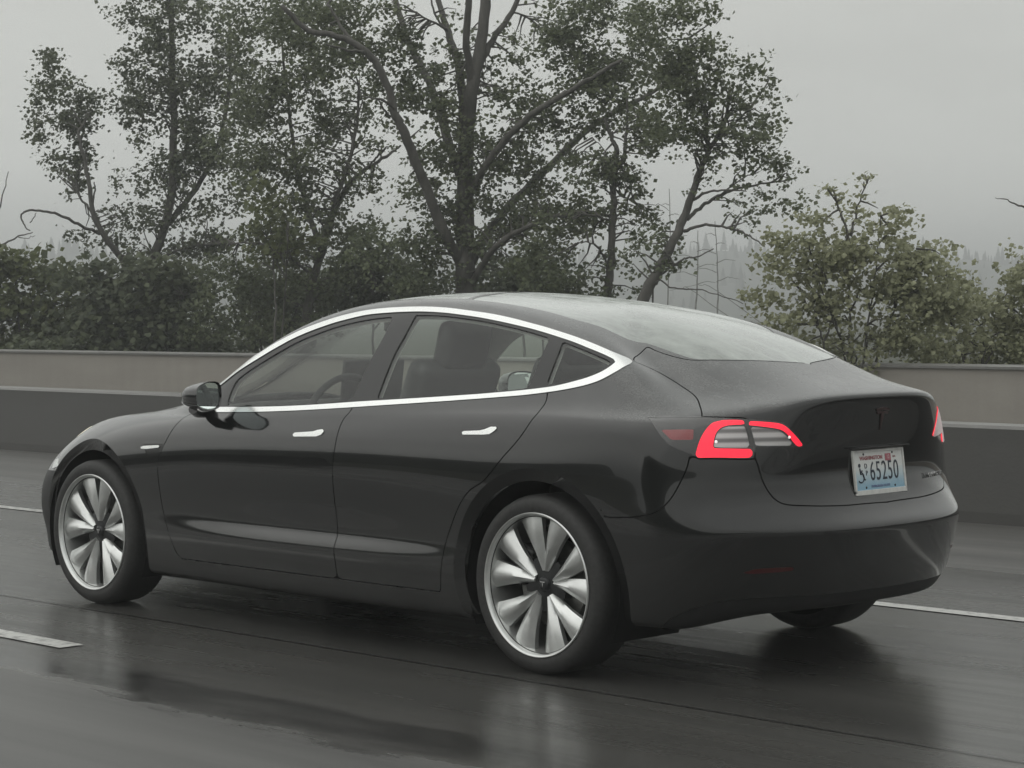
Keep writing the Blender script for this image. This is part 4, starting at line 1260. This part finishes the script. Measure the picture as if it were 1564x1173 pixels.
M['leaf_olive'] = mat_leaf('olive_shrub_leaves', (.23, .24, .145), (.30, .31, .19), (.38, .39, .25))
M['leaf_fresh'] = mat_leaf('yellow_green_leaves', (.078, .095, .042), (.118, .138, .058), (.17, .19, .08))
def mat_bark():
    m, t, b = material('wet_bark')
    tc = t.new('ShaderNodeTexCoord')
    n = t.noise(t.mapping(tc.outputs['Object'], (9, 9, 2)), 1.0, 6, .65)
    t.set(b, 'Base Color', t.ramp(n, [(.3, (.042, .039, .034)), (.7, (.11, .105, .094))]))
    b.inputs['Roughness'].default_value = .75
    t.set(b, 'Normal', t.bump(n, .6, .02))
    return m
M['bark'] = mat_bark()
M['bark_pale'] = simple('bleached_dead_bark', (.16, .16, .15), .8, noise=.3, nscale=8)

def build_leaves(name, clusters, mat, parent, rng, size, flat=.6):
    """clusters: (centre, spread vector, n). Each leaf is a lobed, folded blade of six corners"""
    V, F = [], []
    for c, sp, n in clusters:
        dirn = Vector((rng.gauss(0, 1), rng.gauss(0, 1), rng.gauss(0, .35))).normalized()
        for _ in range(n):
            o = dirn * rng.uniform(-1, 1) * sp + Vector((rng.gauss(0, .3), rng.gauss(0, .3), rng.gauss(0, .22))) * sp
            p = c + o
            s = size * rng.uniform(.6, 1.25)
            ax = Vector((rng.gauss(0, 1), rng.gauss(0, 1), rng.gauss(-.25, .5))).normalized()
            nz = Vector((rng.gauss(0, flat), rng.gauss(.45, flat), rng.uniform(.3, 1))).normalized()     # leaves turn to the open, light side
            sd_ = nz.cross(ax).normalized()
            nz = ax.cross(sd_)
            k = len(V)
            dr = -nz * s * .18
            V += [p, p + ax * s * .42 + sd_ * s * .52 + dr, p + ax * s * 1.0 + dr * .6, p + ax * s * .42 - sd_ * s * .52 + dr]
            F += [(k, k + 1, k + 2), (k, k + 2, k + 3)]
    return mesh_from(name, V, F, mat, parent, False)

def grow_limb(bm, pts, r0, r1, rng, n=8, wob=.012):
    """smooth tapered limb through pts"""
    P = [Vector(p) for p in pts]
    out, rad = [], []
    for i in range(len(P) - 1):
        p0 = P[i - 1] if i else 2 * P[0] - P[1]
        p3 = P[i + 2] if i + 2 < len(P) else 2 * P[-1] - P[-2]
        for k in range(5):
            t = k / 5
            q = .5 * (2*P[i] + (P[i+1]-p0)*t + (2*p0-5*P[i]+4*P[i+1]-p3)*t*t + (3*P[i]-p0-3*P[i+1]+p3)*t**3)
            out.append(q)
    out.append(P[-1])
    m = len(out)
    for i in range(m):
        k = i / (m - 1)
        rad.append((r0 + (r1 - r0) * k) * (1 + rng.uniform(-.06, .06)))
        if 0 < i < m - 1:
            out[i] = out[i] + Vector((rng.gauss(0, wob), rng.gauss(0, wob), rng.gauss(0, wob)))
    bm_tube(bm, out, rad, n)
    return out

def make_tree(name, label, cat, D, limbs, blobs, leaf, size, seed, group=None, dens=1.0, twig=True, foot=None, cl=8, bark='bark'):
    """limbs: ([(px, py, extra depth)], r0 px, r1 px); blobs: (px, py, rx, ry, amount) in photo pixels at depth D"""
    rng = random.Random(seed)
    px = D / _F                                                    # metres per photo pixel at this depth
    lp = limbs[0][0][0] if limbs else (blobs[0][0], 540, 0)
    base = at(lp[0], lp[1], D + lp[2])
    root = empty(name, (base.x, base.y, -.02))
    tag(root, label, cat, group)
    off = Vector((base.x, base.y, -.02))
    bm = bmesh.new()
    nodes = []
    for i, (pts, r0, r1) in enumerate(limbs):
        W = [at(a, b, D + c) - off for a, b, c in pts]
        if i == 0 or pts[0][1] > 440:
            g = W[0].copy(); g.z = 0
            d = (W[0] - W[1]); 
            if d.z < -.01:
                g.x += d.x / -d.z * W[0].z * .5; g.y += d.y / -d.z * W[0].z * .5
            W = [g] + W
        path = grow_limb(bm, W, r0 * px * (1.0 if i == 0 else .82), r1 * px * .85, rng, 10 if r0 > 8 else 7, .007)
        nodes += path[3:]
    clusters = []
    for (bx, by, rx, ry, amt) in blobs:
        m = max(3, int(amt * dens * rx * ry / 21))
        rz = (rx + ry) * .55 * px
        subs = []
        for _ in range(int(5 + amt * rx * ry / 420)):
            th, ph, rr_ = rng.uniform(0, 2 * PI), rng.gauss(0, .6), rng.uniform(.25, 1) ** .6
            subs.append((math.cos(th) * rr_, math.sin(th) * rr_, math.sin(ph) * .8))
        for _ in range(m):
            # more clusters towards the shell so that the crown shows gaps and ragged edges
            while True:
                a, b, c = rng.uniform(-1, 1), rng.uniform(-1, 1), rng.uniform(-1, 1)
                rr = a*a + b*b + c*c
                if rr < 1 and rng.random() < .45 + .55 * rr:
                    break
            if rng.random() < .72 and len(subs) > 2:              # most sprays gather in clumps, leaving gaps between
                q = rng.choice(subs)
                a, b, c = (q[0] + rng.gauss(0, .17), q[1] + rng.gauss(0, .15), q[2] + rng.gauss(0, .17))
            pnt = at(bx + a * rx, by + b * ry, D + c * rz) - off
            clusters.append((pnt, rng.uniform(.5, 1.1) * size * 3.1, rng.randint(cl - 3, cl + 3)))
    used = {}
    if twig and nodes:
        for c, sp, n in clusters:
            if rng.random() < .30:
                i_ = min(range(len(nodes)), key=lambda i: (nodes[i] - c).length_squared + .10 * used.get(i, 0) ** 2)
                q = nodes[i_]
                L = (q - c).length
                if L < (40 if name == 'shrub' else 58) * px and L > .05 and used.get(i_, 0) < 2:
                    used[i_] = used.get(i_, 0) + 1
                    mid = q.lerp(c, .5) + Vector((rng.gauss(0, .1), rng.gauss(0, .1), rng.uniform(0, .14))) * L
                    bm_tube(bm, [q, mid, c], [.016 * min(1, D / 28), .010, .004], 4, False)
    if len(bm.verts):
        from_bm('trunk', bm, M[bark], root, True)
    else:
        bm.free()
    if clusters:
        build_leaves('crown', clusters, M[leaf], root, rng, size)
    return root

# tall many-stemmed tree in the middle
make_tree('tree', 'tall tree with a thick straight trunk and spreading limbs above the car roof', 'tree', 30, [
    ([(712, 452, 0), (710, 400, 0), (710, 330, .1), (711, 250, .1), (714, 195, 0), (722, 130, -.2), (735, 65, -.2), (745, -30, -.2)], 17, 9),
    ([(710, 215, .1), (703, 120, .3), (688, 60, .5), (672, 10, .6), (660, -40, .7)], 9, 4),
    ([(722, 130, -.2), (712, 60, -.5), (716, 0, -.7), (712, -40, -.8)], 8, 5),
    ([(728, 105, -.2), (752, 62, -.1), (782, 18, 0), (800, -30, 0)], 7, 4),
    ([(705, 400, 0), (688, 375, -.2), (664, 320, -.4), (640, 258, -.6), (618, 205, -.8), (603, 170, -.9), (586, 118, -1), (560, 80, -1.1), (515, 55, -1.2), (470, 45, -1.3), (430, 8, -1.4)], 11, 4),
    ([(703, 270, .2), (678, 190, .8), (655, 125, 1.1), (632, 80, 1.3), (612, 30, 1.4), (596, -30, 1.5)], 9, 5),
    ([(545, 72, -1.1), (520, 40, -1.0), (500, 5, -1)], 4, 2),
    ([(560, 80, -1.1), (530, 76, -1.4), (498, 68, -1.6)], 3, 1.5),
    ([(718, 402, 0), (752, 345, .4), (800, 292, .8), (860, 234, 1.1), (905, 192, 1.3), (945, 168, 1.5), (1000, 138, 1.8), (1045, 105, 2)], 9, 3),
    ([(716, 300, 0), (755, 235, -.5), (800, 185, -.9), (850, 150, -1.2), (905, 118, -1.5), (950, 92, -1.7)], 8, 3),
    ([(716, 440, 0), (745, 392, -.4), (775, 362, -.6), (815, 342, -.7), (862, 328, -.8), (905, 325, -.9), (940, 334, -1)], 7, 2.5),
    ([(680, 45, .5), (664, 20, .4), (655, -10, .4)], 2.5, 1.5),
    ([(683, 45, .5), (655, 30, .1), (632, 18, -.2)], 2.5, 1),
    ([(603, 170, -.9), (590, 155, -1.1), (570, 150, -1.3), (552, 147, -1.4)], 3, 1.3),
    ([(596, 178, -.9), (584, 165, -1.1), (578, 152, -1.2)], 2.4, 1.2),
    ([(782, 18, 0), (806, 28, .3), (828, 45, .5)], 2, 1),
], [(560, 40, 80, 60, .9), (620, 110, 50, 60, .8), (650, 190, 50, 60, .8), (595, 120, 45, 50, .6), (675, 275, 55, 60, .9), (640, 330, 45, 50, .9),
    (600, 395, 70, 50, 1.1), (755, 175, 80, 65, .75), (830, 225, 80, 60, .75), (775, 280, 75, 45, .9), (850, 120, 90, 65, .8), (930, 55, 90, 70, 1.15),
    (905, 165, 75, 45, .8), (985, 95, 70, 60, 1.1), (700, 60, 35, 50, .5), (770, 70, 30, 40, .45), (855, 298, 60, 35, .9), (800, 375, 75, 50, 1.0), (500, 60, 70, 60, .9),
    (700, 130, 60, 40, .7), (740, 340, 60, 50, .7), (690, 395, 60, 50, .8), (460, 20, 60, 50, .9), (960, 190, 60, 40, .8), (880, 20, 60, 50, .9), (720, 235, 70, 40, .6), (820, 330, 90, 30, .8)],
    'leaf', .060, 11)

# leafy tree left of it
make_tree('tree', 'dense leafy tree with a slender forked trunk left of the tall middle tree', 'tree', 33, [
    ([(470, 470, 0), (478, 430, 0), (492, 385, 0), (503, 345, .1), (522, 298, .2), (545, 270, .2), (572, 250, .2), (600, 232, .3), (612, 222, .3)], 8, 1.6),
    ([(503, 345, .1), (515, 300, -.2), (535, 240, -.4), (545, 190, -.4), (548, 130, -.3)], 5, 2),
    ([(492, 385, 0), (470, 320, .3), (452, 250, .5), (440, 150, .6), (430, 60, .6)], 6, 2),
    ([(560, 258, .2), (572, 244, .1), (582, 232, 0)], 2, 1),
    ([(470, 415, 0), (430, 385, -.3), (390, 372, -.5), (350, 372, -.6)], 3, 1.2),
], [(420, 90, 80, 90, 1.0), (450, 190, 70, 80, 1.05), (425, 300, 75, 65, 1.1), (395, 400, 85, 55, 1.2), (520, 150, 50, 80, .8), (540, 205, 50, 55, .75), (490, 60, 70, 60, .8),
    (500, 290, 55, 50, .8), (380, 200, 60, 70, 1.0), (360, 470, 80, 60, .75), (540, 330, 50, 50, .85), (480, 400, 60, 60, 1.0), (550, 275, 40, 30, .5), (400, 20, 70, 40, .8), (440, 465, 70, 50, 1.0)],
    'leaf', .062, 23)

# tree at the left
make_tree('tree', 'dark leafy tree whose left stem leans out, with an arched dead branch', 'tree', 37, [
    ([(222, 445, 0), (232, 400, 0), (250, 350, 0), (262, 290, .1), (266, 210, .1), (264, 120, .1), (262, 0, .1), (262, -60, .1)], 9, 4),
    ([(205, 432, 0), (186, 395, -.2), (160, 362, -.4), (143, 325, -.5), (136, 280, -.6), (128, 240, -.6), (120, 205, -.6), (128, 190, -.6)], 7, 2),
    ([(152, 357, -.4), (125, 345, -.8), (100, 332, -1), (72, 323, -1.2), (45, 322, -1.3), (33, 328, -1.4), (36, 342, -1.4), (46, 352, -1.5)], 3.2, 1.0),
    ([(143, 325, -.5), (130, 310, -.4), (118, 295, -.4), (118, 270, -.3)], 2.6, 1.2),
    ([(142, 310, -.5), (145, 290, -.5), (144, 278, -.5)], 2, 1),
    ([(250, 350, 0), (290, 300, .4), (330, 230, .6), (350, 140, .7), (352, 40, .8)], 6, 2.5),
    ([(46, 340, -1.4), (52, 332, -1.3), (55, 325, -1.3)], 1.0, .6),
    ([(230, 400, 0), (280, 380, -.4), (330, 372, -.6), (360, 374, -.7)], 3, 1),
], [(72, 110, 22, 38, 1.2), (88, 160, 48, 50, 1.15), (92, 215, 45, 42, 1.1), (125, 170, 35, 40, .9), (108, 260, 26, 28, .9), (52, 210, 16, 7, .7), (138, 240, 12, 18, .8), (113, 290, 16, 16, .9), (76, 85, 12, 20, 1.0), (150, 160, 14, 22, .8),
    (225, 110, 42, 75, 1.25), (255, 200, 65, 90, 1.25), (300, 70, 80, 80, 1.2), (340, 160, 70, 85, 1.1), (245, 300, 45, 55, .9), (195, 170, 26, 24, .8), (320, 280, 65, 60, 1.0), (205, 365, 45, 35, .9), (300, 350, 55, 45, 1.0), (215, 40, 38, 45, .9), (190, 20, 24, 30, .5), (178, 300, 20, 40, .5), (260, 20, 60, 40, .9), (120, 370, 22, 20, .8), (265, 400, 60, 35, 1.0), (150, 335, 20, 20, .6)],
    'leaf_dark', .068, 37)

# slender trunk right of the middle
make_tree('tree', 'slim upright tree with a bare lower trunk, between the tall tree and the leaning one', 'tree', 29, [
    ([(928, 462, 0), (932, 420, 0), (935, 370, 0), (937, 310, 0), (940, 260, 0), (941, 225, 0), (932, 205, 0), (924, 180, 0)], 8, 2.5),
    ([(940, 262, 0), (952, 240, .2), (957, 200, .3), (958, 150, .3)], 5, 2),
    ([(934, 340, 0), (912, 330, -.3), (885, 326, -.5)], 2.2, 1),
    ([(937, 300, 0), (958, 302, .2), (982, 315, .4), (1010, 322, .5)], 1.6, .7),
    ([(928, 405, 0), (915, 380, -.2), (898, 370, -.4), (880, 372, -.5)], 2.2, .9),
    ([(938, 265, 0), (920, 245, .3), (895, 232, .5)], 2, .8),
    ([(932, 250, 0), (920, 225, .2), (905, 210, .2)], 1.2, .6),
    ([(937, 330, 0), (965, 320, .5), (1000, 312, .7), (1022, 322, .8)], 1.0, .4),
], [(895, 265, 35, 30, .8), (955, 255, 45, 30, 1.0), (950, 328, 40, 22, .8), (905, 405, 35, 25, .5), (985, 345, 28, 26, .8), (865, 345, 55, 30, .8), (985, 200, 45, 35, .9), (900, 440, 40, 20, .4), (960, 430, 30, 20, .4), (830, 410, 55, 45, 1.1), (945, 290, 40, 25, .7)],
    'leaf', .060, 41)

# leaning tree on the right
make_tree('tree', 'slanting tree leaning to the right above the rear window, with loose leafy twigs', 'tree', 28, [
    ([(982, 458, 0), (1000, 425, 0), (1018, 390, 0), (1040, 345, .1), (1056, 300, .1), (1068, 265, .1), (1082, 230, .1), (1102, 195, .2), (1115, 150, .3)], 10, 2.5),
    ([(1044, 353, .1), (1062, 346, 0), (1090, 344, -.2), (1122, 350, -.3), (1150, 364, -.5), (1168, 376, -.6)], 3.4, 1.0),
    ([(1050, 335, .1), (1072, 315, .3), (1098, 300, .5), (1128, 288, .6), (1170, 280, .7), (1215, 272, .8)], 4, 1.2),
    ([(1060, 305, .1), (1080, 294, -.3), (1108, 290, -.6), (1140, 292, -.8)], 3, 1),
    ([(1008, 420, 0), (1030, 405, -.2), (1048, 395, -.3), (1068, 391, -.4), (1090, 380, -.5)], 2.4, .9),
    ([(998, 442, 0), (1030, 441, -.3), (1062, 442, -.5), (1090, 448, -.7), (1135, 464, -.9)], 2.0, .7),
    ([(1082, 235, .1), (1080, 215, .3), (1078, 180, .4), (1060, 120, .5), (1050, 60, .5)], 4, 1.5),
    ([(1088, 220, .1), (1120, 190, .5), (1150, 160, .7), (1175, 120, .8)], 3, 1.2),
    ([(1100, 298, .5), (1130, 275, .6), (1160, 262, .7)], 1.6, .8),
], [(1040, 55, 65, 55, 1.1), (1085, 115, 60, 55, 1.1), (1135, 125, 48, 42, .8), (1100, 195, 65, 50, 1.1), (1155, 205, 48, 40, .85), (1172, 262, 45, 32, .8), (1145, 305, 45, 24, .7), (1058, 175, 50, 50, 1.05),
    (1195, 318, 32, 20, .55), (1000, 30, 60, 50, 1.1), (1058, 250, 34, 22, .8), (1170, 100, 26, 24, .7), (1205, 265, 26, 14, .5), (1180, 150, 20, 16, .5), (1130, 340, 30, 14, .45), (1030, 395, 22, 20, .6), (1010, 150, 60, 60, 1.0), (1220, 300, 14, 10, .4), (1000, 390, 40, 30, 1.0), (1075, 290, 20, 16, .4)],
    'leaf', .058, 53, None, .72)

# low twigs and shrubs along the wall
def make_shrub(label, D, blobs, leaf, size, seed, stems, cl=7, dens=1.0):
    rng = random.Random(seed)
    limbs = []
    for (sx, sy, ex, ey) in stems:
        limbs.append(([(sx, sy, rng.uniform(-.3, .3)), ((sx + ex) / 2 + rng.uniform(-6, 6), (sy + ey) / 2, rng.uniform(-.3, .3)), (ex, ey, rng.uniform(-.4, .4))], 2.6, .8))
    return make_tree('shrub', label, 'shrub', D, limbs, blobs, leaf, size, seed, 'shrubs along the wall', dens, True, None, cl)

make_shrub('broad olive-green shrub with loose upper sprigs, behind the wall right of the rear window', 21.5,
    [(1290, 358, 85, 22, .6), (1330, 328, 75, 14, .35), (1235, 395, 85, 34, .9), (1330, 400, 105, 42, .85), (1215, 450, 70, 36, .5), (1245, 500, 85, 42, .6), (1340, 470, 105, 50, .9), (1410, 440, 75, 45, .75),
     (1300, 300, 22, 8, .4), (1325, 272, 12, 6, .4), (1265, 290, 12, 6, .4), (1210, 370, 40, 16, .8), (1425, 388, 40, 12, .5), (1430, 500, 80, 50, .9), (1300, 545, 140, 22, .9), (1265, 325, 55, 14, .35), (1390, 335, 22, 10, .35), (1360, 318, 14, 6, .35)],
    'leaf_olive', .056, 61, [(1300, 540, 1290, 340), (1320, 540, 1345, 330), (1290, 540, 1235, 380), (1340, 540, 1400, 380), (1300, 360, 1328, 270), (1260, 540, 1220, 440), (1290, 340, 1264, 288)], 7, 1.12)
make_shrub('olive-green shrub at the right end of the wall, lower than the one beside it', 22.5,
    [(1480, 452, 75, 26, .6), (1490, 500, 90, 48, 1.0), (1555, 420, 28, 18, .6), (1560, 480, 50, 50, 1.2), (1450, 430, 40, 16, .6), (1545, 380, 12, 10, .5), (1440, 380, 22, 10, .6), (1610, 450, 60, 70, 1.2), (1500, 545, 90, 22, 1.1)],
    'leaf_olive', .056, 67, [(1500, 540, 1480, 440), (1540, 540, 1555, 400), (1470, 540, 1445, 420)], 7, 1.12)
make_shrub('dark dense thicket with a yellow-green top at the left end of the wall', 35.5,
    [(20, 440, 60, 46, .8), (70, 460, 70, 46, .8), (30, 500, 80, 45, 1.1), (-40, 440, 60, 70, 1.0), (100, 510, 70, 40, 1.1), (8, 402, 36, 20, .8), (62, 418, 40, 18, .4), (40, 388, 22, 8, .3), (105, 410, 30, 10, .3)],
    'leaf_fresh', .12, 71, [(30, 530, 20, 400), (70, 530, 80, 420)], 8, .8)
make_shrub('dark bushy thicket under the leaning stem of the left tree', 34,
    [(150, 450, 60, 40, .8), (220, 450, 75, 45, .9), (180, 495, 90, 45, 1.1), (270, 495, 70, 45, .95), (120, 418, 40, 18, .5), (260, 435, 55, 32, .8), (150, 520, 120, 25, 1.1), (150, 402, 30, 12, .35), (200, 405, 40, 14, .5)],
    'leaf_dark', .12, 73, [(160, 530, 150, 410), (220, 530, 230, 420), (270, 530, 280, 450)], 7, 1.12)
make_shrub('low dark shrub behind the wall in front of the windscreen', 36,
    [(330, 505, 55, 36, .55), (395, 490, 60, 45, 1.1), (450, 480, 60, 45, 1.1), (420, 440, 60, 40, .8), (500, 460, 50, 40, 1.0), (380, 525, 100, 20, 1.1)],
    'leaf_dark', .11, 79, [(400, 530, 395, 450), (450, 530, 460, 440)], 7, .85)
make_shrub('compact blackish evergreen shrub just above the front of the car roof', 34,
    [(555, 385, 34, 34, 1.2), (575, 420, 60, 36, 1.4), (600, 452, 70, 26, 1.4), (540, 440, 50, 34, 1.3), (640, 445, 50, 24, .8)],
    'leaf_dark', .10, 83, [(570, 520, 560, 370), (600, 520, 610, 430)], 8, .95)
make_shrub('dark low shrub behind the car roof right of the thick trunk', 33,
    [(760, 430, 50, 28, .8), (820, 425, 60, 36, 1.3), (800, 455, 90, 20, 1.4), (850, 440, 40, 20, .9), (870, 460, 60, 12, .9)],
    'leaf_dark', .10, 89, [(800, 520, 790, 420), (830, 520, 845, 410)], 8, .95)
make_shrub('yellow-green bushy growth in front of the dark trees, left of the slender forked trunk', 31.5,
    [(415, 330, 40, 34, .9), (400, 300, 24, 24, .6), (440, 365, 34, 24, .8), (405, 375, 30, 26, .6)],
    'leaf_fresh', .095, 97, [(420, 535, 412, 330), (430, 535, 440, 350)], 7, .8)

# bare dead saplings, thin and pale in the rain haze
def bare_tree(label, D, px0, y0, y1, seed, r=2.2, lean=0):
    rng = random.Random(seed)
    limbs = [([(px0, y0, 0), (px0 + lean * .4 + 2, (y0 + y1) / 2, .2), (px0 + lean, y1, .3)], r, .6)]
    n = 7
    for k in range(n):
        f = .25 + .7 * k / n
        yy = y0 + (y1 - y0) * f
        sgn = 1 if k % 2 else -1
        L = (1.15 - f) * 46 * rng.uniform(.7, 1.2)
        limbs.append(([(px0 + lean * f, yy, .1), (px0 + lean * f + sgn * L * .5, yy - L * .18, .3), (px0 + lean * f + sgn * L, yy - L * .12, .5)], .8, .35))
    return make_tree('bare_tree', label, 'tree', D, limbs, [], 'leaf', .1, seed, None, 1, False, None, 7, 'bark_pale')
bare_tree('thin bare sapling left of the two behind the low drooping branch', 60, 1062, 480, 352, 101, 2.0, 4)
bare_tree('thin bare sapling right of the two, taller, in the haze beside the olive shrub', 66, 1096, 480, 338, 103, 1.8, -4)
bare_tree('thin bare upright sapling between the slim tree and the leaning tree', 48, 1020, 455, 288, 107, 1.2, 2)

# pale dead stems showing at the picture's edges
make_tree('bare_tree', 'pale leafless stem at the far left edge over the thicket', 'tree', 38, [
    ([(-60, 440, 0), (-30, 392, 0), (2, 374, 0), (28, 362, 0), (50, 355, 0)], 3, .8),
    ([(-30, 392, 0), (-8, 340, 0), (4, 298, 0), (13, 262, 0)], 2, .6),
    ([(28, 362, 0), (42, 364, .1), (54, 360, .1)], .9, .4)], [], 'leaf', .1, 109, None, 1, False)
make_tree('bare_tree', 'leafless twig reaching in from the right edge against the sky', 'tree', 26, [
    ([(1700, 520, 0), (1680, 420, 0), (1640, 350, 0), (1600, 330, 0), (1560, 315, 0), (1538, 306, 0), (1520, 302, 0)], 4, .5)], [], 'leaf', .1, 113, None, 1, False)
# ------------------------------------------------------------------ far wooded hillside and the rain haze
def mat_far():
    m, t, b = material('far_wooded_hill')
    tc = t.new('ShaderNodeTexCoord')
    n = t.noise(tc.outputs['Object'], .06, 8, .7)
    t.set(b, 'Base Color', t.ramp(n, [(.3, (.018, .024, .018)), (.7, (.05, .058, .042))]))
    b.inputs['Roughness'].default_value = .95
    return m
M['far'] = mat_far()
def ridge_pt(px, D, h):
    p = at(px, 500, D)
    return Vector((p.x, p.y, h))
_rng = random.Random(5)
def ridge_h(px):
    return 15.6 + .62 * (2.2 * math.sin(px * .006 + 1.0) + 1.4 * math.sin(px * .019) + .8 * math.sin(px * .05 + 2) - .0016 * max(0, px - 1250))
FD = 600
V, F = [], []
pxs = [-900 + 40 * i for i in range(85)]
for px in pxs:
    hh = ridge_h(px)
    V += [ridge_pt(px, FD - 230, -.5), ridge_pt(px, FD - 140, hh * .30), ridge_pt(px, FD - 60, hh * .72), ridge_pt(px, FD, hh), ridge_pt(px, FD + 150, hh * 1.02), ridge_pt(px, FD + 300, -1)]
for i in range(len(pxs) - 1):
    for k in range(5):
        a = i * 6 + k
        F.append((a, a + 6, a + 7, a + 1))
tag(mesh_from('hills', V, F, M['far']), kind='structure')
# conifers that make the ragged skyline
V, F = [], []
def conifer(p, h, r):
    k0 = len(V)
    lay = 5
    for j in range(lay):
        z0 = h * (.12 + .80 * j / lay); z1 = min(h, z0 + h * .34)
        rr = r * (1 - .82 * j / lay)
        n = 7
        c = len(V)
        V.append(p + Vector((0, 0, z1)))
        for q in range(n):
            a = 2 * PI * q / n + j
            V.append(p + Vector((math.cos(a) * rr * _rng.uniform(.75, 1.15), math.sin(a) * rr * _rng.uniform(.75, 1.15), z0 - h * .03 * _rng.random())))
        for q in range(n):
            F.append((c, c + 1 + q, c + 1 + (q + 1) % n))
for _ in range(1500):
    px = _rng.uniform(-800, 2300)
    dd = _rng.choice([0, 0, -_rng.uniform(0, 210)])
    t_ = -dd / 230
    hh = ridge_h(px)
    z = hh if dd == 0 else hh * max(0, 1 - t_) ** 1.1
    big = _rng.random()
    h = 2.2 + 4.4 * big ** 2.4
    conifer(ridge_pt(px, FD + dd + _rng.uniform(-6, 6), z - .6), h, h * _rng.uniform(.17, .25))
tag(mesh_from('far_forest', V, F, M['far'], None, False), kind='stuff')

bm = bmesh.new()
bm_box(bm, (200, -300, 15), (2600, 2600, 32.4))
hz = from_bm('haze', bm)
tag(hz, kind='stuff')
hm = bpy.data.materials.new('rain_haze'); hm.use_nodes = True
t = NT(hm.node_tree); t.n.clear()
o_ = t.new('ShaderNodeOutputMaterial')
pv = t.new('ShaderNodeVolumePrincipled', {'Color': (.96, .985, .985, 1), 'Density': .0027, 'Anisotropy': .2})
t.l.new(pv.outputs[0], o_.inputs['Volume'])
hz.data.materials.append(hm)

# unseen banks added with a gap between, shaped to darken the car's flank reflections
def added_bank(x0, x1, n, seed, h):
    rb = random.Random(seed)
    V, F = [], []
    for i in range(n + 1):
        x = x0 + (x1 - x0) * i / n
        e = min(1, min(i, n - i) / 1.6 + .02) ** .5
        hh = (h + .25 * math.sin(x * .11) + rb.uniform(-.08, .08)) * e
        V += [(x, 27, -.02), (x, 29, hh * .7), (x, 31, hh), (x, 60, hh * 1.05)]
    for i in range(n):
        for k in range(3):
            a = i * 4 + k
            F.append((a, a + 4, a + 5, a + 1))
    tag(mesh_from('added_reflected_bank', V, F, M['far']), kind='structure')
added_bank(28, 190, 50, 3, 3.6)
added_bank(-150, 5, 45, 4, 5.6)
SC.render.engine = 'CYCLES'
SC.cycles.use_denoising = True
SC.cycles.max_bounces = 10
SC.cycles.transparent_max_bounces = 24
SC.cycles.diffuse_bounces = 3
SC.cycles.glossy_bounces = 5
SC.cycles.volume_bounces = 0
SC.cycles.sample_clamp_indirect = 6
SC.view_settings.view_transform = 'Standard'
SC.view_settings.look = 'None'
SC.view_settings.exposure = 0.0
SC.view_settings.gamma = 1.0
bpy.context.view_layer.update()
